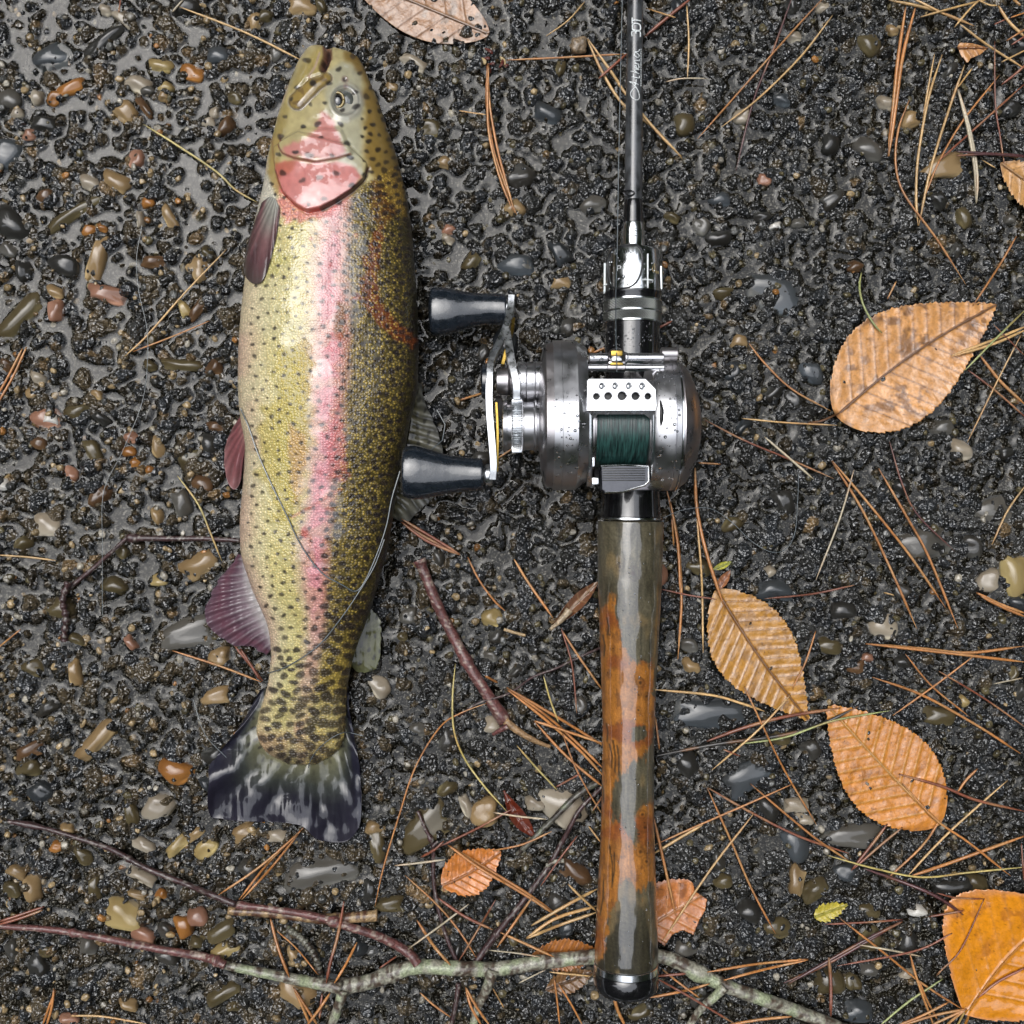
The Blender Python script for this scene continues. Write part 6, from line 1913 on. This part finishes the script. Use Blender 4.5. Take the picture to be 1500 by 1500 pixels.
for x, s_ in ((749.5, .95), (751, 1.0), (764, 1.0), (765.5, .95)):
    rings.append(np.column_stack([np.full(len(a), xw(x, 160)), YA + rr_ * s_ * np.cos(a), ZA + rr_ * s_ * np.sin(a)]))
obj('knurled_knob', loft(rings), M['satin'], reel, sharp=30)
xlathe('knob_collar', [(765, 160, 30), (765.2, 160, 33.5), (767, 160, 34), (768, 160, 32.5), (782, 160, 32.5), (784, 160, 35), (786, 160, 35.5), (788, 160, 33), (800, 160, 40)], 'steel', YA, ZA, 80)


def strap(name, pts, w, h, mat):
    """flat strap seen on edge: pts are (px, py, z)"""
    p = np.array([P(*q) for q in pts]); p3 = smooth_path(p, 60)
    T = np.gradient(p3, axis=0); T /= np.linalg.norm(T, axis=1)[:, None]
    rings = []
    for i, c in enumerate(p3):
        u = np.cross(T[i], [0, 0, 1]); u /= np.linalg.norm(u)
        v = np.cross(u, T[i])
        pr = []
        for a_, b_ in ((-1, -.8), (-.8, -1), (.8, -1), (1, -.8), (1, .8), (.8, 1), (-.8, 1), (-1, .8)):
            pr.append(c + u * a_ * w / 2 + v * b_ * h / 2)
        rings.append(np.array(pr))
    return obj(name, loft(rings), M[mat], reel, sharp=28)


ZK1, ZK2 = 62, 118
strap('handle_arm', [(749, 437, ZK1 + 4), (747.5, 455, ZK1 + 10), (742, 478, ZK1 + 24), (731, 505, 100), (720, 530, 122), (717, 560, 134), (717, 600, 136), (721, 650, 136), (723, 680, 134), (722, 700, 130)], 10.5, 22, 'satin')
strap('star_drag', [(742, 486, 112), (745, 505, 122), (749, 530, 136), (756, 560, 146), (757, 584, 142)], 11, 12, 'satin')
strap('gold_edge', [(752, 468, 80), (750, 485, 95), (743, 508, 112), (736, 535, 120)], 5, 8, 'gold')
strap('gold_edge', [(727, 590, 122), (728.5, 620, 124), (729, 650, 124), (728, 690, 120)], 3.4, 8, 'gold')
strap('star_drag', [(730, 582, 104), (733, 598, 96), (737, 610, 88)], 9, 14, 'steel_dark')


def knob(label_z, st, zk):
    """st: (px, y top, y bottom, half height)"""
    st = np.array(st, float)
    x = np.linspace(0, 1, len(st)); xi = np.linspace(0, 1, 60)
    q = np.column_stack([smooth_path(np.column_stack([x, st[:, k]]), 64)[:, 1][:60] if False else np.interp(xi, x, st[:, k]) for k in range(4)])
    for k in range(1, 4):
        q[:, k] = np.convolve(np.pad(q[:, k], 3, 'edge'), np.ones(7) / 7, 'valid')
    q[0:3] = q[0:3]
    rings = []
    a = np.linspace(0, 2 * np.pi, 56, endpoint=False)
    for i, (px, y0, y1, hh) in enumerate(q):
        e = min(1.0, math.sqrt(max(0.02, 1 - (1 - min(i, 6) / 6) ** 2))) if i < 6 else 1.0
        e = min(e, .93 + .07 * min(1, (59 - i) / 3))
        ya, yb = yw(y0, zk), yw(y1, zk)
        cy, ry = (ya + yb) / 2, (ya - yb) / 2 * e
        ca, sa = np.cos(a), np.sin(a)
        rings.append(np.column_stack([np.full(56, xw(px, zk)), cy + ry * np.sign(ca) * np.abs(ca) ** .92, zk + hh * e * np.sign(sa) * np.abs(sa) ** .95]))
    return obj('handle_knob', loft(rings), M['knob'], reel, sharp=None)


knob('', [(627.5, 424, 486, 20), (634, 421, 491, 24), (648, 420, 492, 25), (664, 423, 489, 24), (680, 427, 483, 21), (700, 430, 477, 19), (722, 430, 475, 19), (737, 431, 476, 20), (742, 433, 475, 20)], ZK1)
knob('', [(586.5, 660, 722, 20), (593, 654, 729, 24), (606, 652, 732, 25), (620, 655, 731, 24), (640, 662, 727, 22), (660, 667, 723, 20), (685, 670, 720, 19), (702, 671, 719, 20), (708, 673, 718, 20)], ZK2 - 6)
for px, py, z in ((746, 453, ZK1 + 2), (716, 696, ZK2 - 4)):
    y = yw(py, z)
    obj('knob_shaft', lathe((0, y, z), (1, 0, 0), [(xw(px - 7, z), 12), (xw(px - 4, z), 14.5), (xw(px + 4, z), 14.5), (xw(px + 6, z), 12)], 40), M['satin'], reel)

# ------------------------------------------------------------------ fishing line
ln = np.array([P(903.5, 545, 205), P(903.5, 528, 196), P(902.5, 500, 183), P(902, 440, 160), P(904, 370, 140), P(907, 200, 110), P(911.5, 0, 90), P(913, -60, 85)])
tag(obj('fishing_line', tube(smooth_path(ln, 90), .62, 6), M['line']), 'taut pale grey line running from the reel guide up along the rod', 'fishing line')
def over_fish(pts, n=120):
    q = smooth_path(pts, n); z = []
    for a_, b_ in q: z.append(body_z(a_, b_) + 1.2)
    z = np.convolve(np.pad(np.array(z), 3, 'edge'), np.ones(7) / 7, 'valid') + .8
    return np.array([P(a_, b_, h_) for (a_, b_), h_ in zip(q, z)])
tag(obj('loose_line', tube(over_fish([(352, 598), (364, 625), (378, 665), (398, 710), (420, 755), (436, 790), (455, 820), (475, 842), (500, 856), (520, 866), (534, 852), (552, 812), (566, 770), (574, 730), (586, 690)]), .95, 6), M['line']),
    'slack grey line curving down over the trout flank from the pelvic fin', 'fishing line')
tag(obj('loose_line', tube(over_fish([(563, 790), (548, 830), (524, 870), (500, 905), (470, 942), (440, 965), (412, 980), (392, 986)]), .85, 6), M['line']), 'slack line crossing the trout near the adipose fin', 'fishing line')
tag(obj('loose_line', tube(over_fish([(532, 1078), (505, 1073), (480, 1085), (458, 1108), (448, 1140), (440, 1200)]), .6, 6), M['line']), 'thin pale line curling onto the tail fin from the right', 'fishing line')
tag(obj('loose_line', tube(np.array([P(640, 600, 20), P(652, 622, 22), P(648, 645, 26), P(628, 662, 40), P(606, 676, 70), P(582, 680, 60)]), .7, 6), M['line']), 'pale line looping over the dorsal fin above the lower crank knob', 'fishing line')
gp = drape([(965, 762), (1000, 747), (1040, 745), (1072, 765), (1100, 792), (1128, 808), (1150, 805), (1164, 782), (1168, 740), (1170, 695)], .6, 90)
tag(obj('loose_line', tube(gp, .5, 6), M['line']), 'thin blue grey line looping over the asphalt above the ridged leaf', 'fishing line')
gp = drape([(283, 1025), (300, 1075), (330, 1108), (355, 1135), (360, 1160), (352, 1190)], .6, 60, lift=6)
tag(obj('loose_line', tube(gp, .5, 6), M['line']), 'thin line crossing the left lobe of the tail fin', 'fishing line')
gp = drape([(208, 330), (200, 380), (204, 430), (215, 480), (216, 530), (208, 590), (180, 660), (152, 720), (150, 800), (150, 900)], .6, 120)
tag(obj('loose_line', tube(gp, .42, 6), M['line']), 'thin blue line wandering down the asphalt left of the trout', 'fishing line')

# ------------------------------------------------------------------ raindrops standing on the reel, knobs and seat
drops = []
def drop_on_x(xc_, yc, z0, r, phi, sz):
    n_ = np.array([0, math.cos(phi), math.sin(phi)])
    c = np.array([xc_, yc, z0]) + n_ * r
    t1 = np.array([1.0, 0, 0]); t2 = np.cross(n_, t1)
    rings = []
    for k in range(4):
        a_ = k / 3 * math.pi / 2 * .96
        t = np.linspace(0, 2 * np.pi, 9, endpoint=False)
        rings.append(c + sz * math.cos(a_) * (np.cos(t)[:, None] * t1 * 1.0 + np.sin(t)[:, None] * t2) + n_ * (sz * .5 * math.sin(a_) - .1))
    drops.append(loft(rings))
dr = np.random.default_rng(3)
for k in range(120):
    x = dr.uniform(813, 860); drop_on_x(xw(x, T_), YA, ZA, 86.1, dr.uniform(.35, 2.6), abs(dr.normal(0, .8)) + .4)
for k in range(80):
    x = dr.uniform(965, 998); drop_on_x(xw(x, T_), YA, ZA, 87.1, dr.uniform(.35, 2.6), abs(dr.normal(0, 1.0)) + .5)
for k in range(40):
    x = dr.uniform(866, 970); drop_on_x(xw(x, ZW), yw(524.5, ZW), ZW, 6.7, dr.uniform(.6, 2.4), abs(dr.normal(0, .6)) + .5)
for k in range(40):
    x = dr.uniform(760, 795); drop_on_x(xw(x, 140), YH, ZH, 27, dr.uniform(.6, 2.4), abs(dr.normal(0, .7)) + .5)
for k in range(70):
    c = on_rod(dr.uniform(890, 955), dr.uniform(373, 428), 43 * (1 - ZR / H), .1)
    s_ = abs(dr.normal(0, .9)) + .4
    t = np.linspace(0, 2 * np.pi, 9, endpoint=False)
    drops.append(loft([c + np.column_stack([s_ * math.cos(a_) * np.cos(t), s_ * math.cos(a_) * np.sin(t), np.full(9, s_ * .5 * math.sin(a_))]) for a_ in (0, .5, 1.0, 1.5)]))
for k in range(150):
    w_ = dr.random()
    py = dr.uniform(478, 515) if w_ < .4 else dr.uniform(770, 1400)
    rad_ = 40.5 if w_ < .4 else float(np.interp(py, gy[::-1], gyr[::-1]))
    c = on_rod(dr.uniform(890, 950), py, rad_ * (1 - ZR / H), .1)
    s_ = abs(dr.normal(0, .7)) + .35
    t = np.linspace(0, 2 * np.pi, 9, endpoint=False)
    drops.append(loft([c + np.column_stack([s_ * math.cos(a_) * np.cos(t), s_ * math.cos(a_) * np.sin(t), np.full(9, s_ * .5 * math.sin(a_))]) for a_ in (0, .5, 1.0, 1.5)]))
tag(obj('raindrops', join(*drops), M['drop'], sharp=None), 'raindrops beaded on the reel and rod', 'raindrops', kind='stuff')

# ------------------------------------------------------------------ the trees standing round the road
def tree_mesh(seed, h=9.5, r=2.9, n=5200):
    q = np.random.default_rng(seed)
    t = q.random(n) ** .9
    ang = q.random(n) * 6.283
    br_ = (np.floor(ang / .52) % 2) * .25
    rad_ = r * (1 - t) ** .55 * (.35 + .65 * q.random(n) ** .5) * (1 - br_ * q.random(n))
    c = np.column_stack([rad_ * np.cos(ang), rad_ * np.sin(ang), .5 + t * (h - .5) - rad_ * .1])
    s = .20 + .30 * q.random(n)
    u = q.normal(size=(n, 3)); u /= np.linalg.norm(u, axis=1)[:, None]
    v = np.cross(u, q.normal(size=(n, 3))); v /= np.linalg.norm(v, axis=1)[:, None]
    V = np.stack([c - u * s[:, None], c + v * s[:, None] * .45, c + u * s[:, None], c - v * s[:, None] * .45], 1).reshape(-1, 3)
    F = np.arange(4 * n).reshape(-1, 4)
    return mesh_np('crown', V / S, F, M['foliage'], smooth=False)
crowns = [tree_mesh(5), tree_mesh(9, 10.5, 3.2)]
tv, tf = tube(np.array([[0, 0, -60], [300, 100, 10000], [200, 300, 30000]]), np.array([650, 450, 60]), 10)
tmesh = mesh_np('trunk', tv, tf, M['trunk'])
#TREES
# bearing (degrees, 0 = right of the picture, 90 = top), distance, scale
for k, (az, d_, s_) in enumerate([(-6, 5.5, .9), (16, 5.8, .95), (-27, 5.2, .9), (-48, 4.9, .9), (-70, 4.7, .9), (-92, 4.8, .9), (-114, 5.2, .9), (-135, 5.9, .9), (38, 6.5, .95), (58, 7.2, .95), (78, 8.0, 1.0), (97, 8.6, 1.0), (116, 9.0, 1.0), (135, 9.0, 1.0), (154, 8.4, .95), (174, 7.6, .95), (-155, 6.8, .9)]):
    r_ = link('pine_tree', None, None, (d_ * math.cos(R(az)) / S, d_ * math.sin(R(az)) / S, 0))
    r_.rotation_euler = (0, 0, k * 1.3); r_.scale = (s_,) * 3
    tag(r_, 'tall dark pine tree standing beside the road outside the picture', 'tree', 'pine trees round the road')
    link('trunk', tmesh, r_); link('crown', crowns[k % 2], r_)

for o in list(bpy.data.objects):
    if '_o' in o: del o['_o']
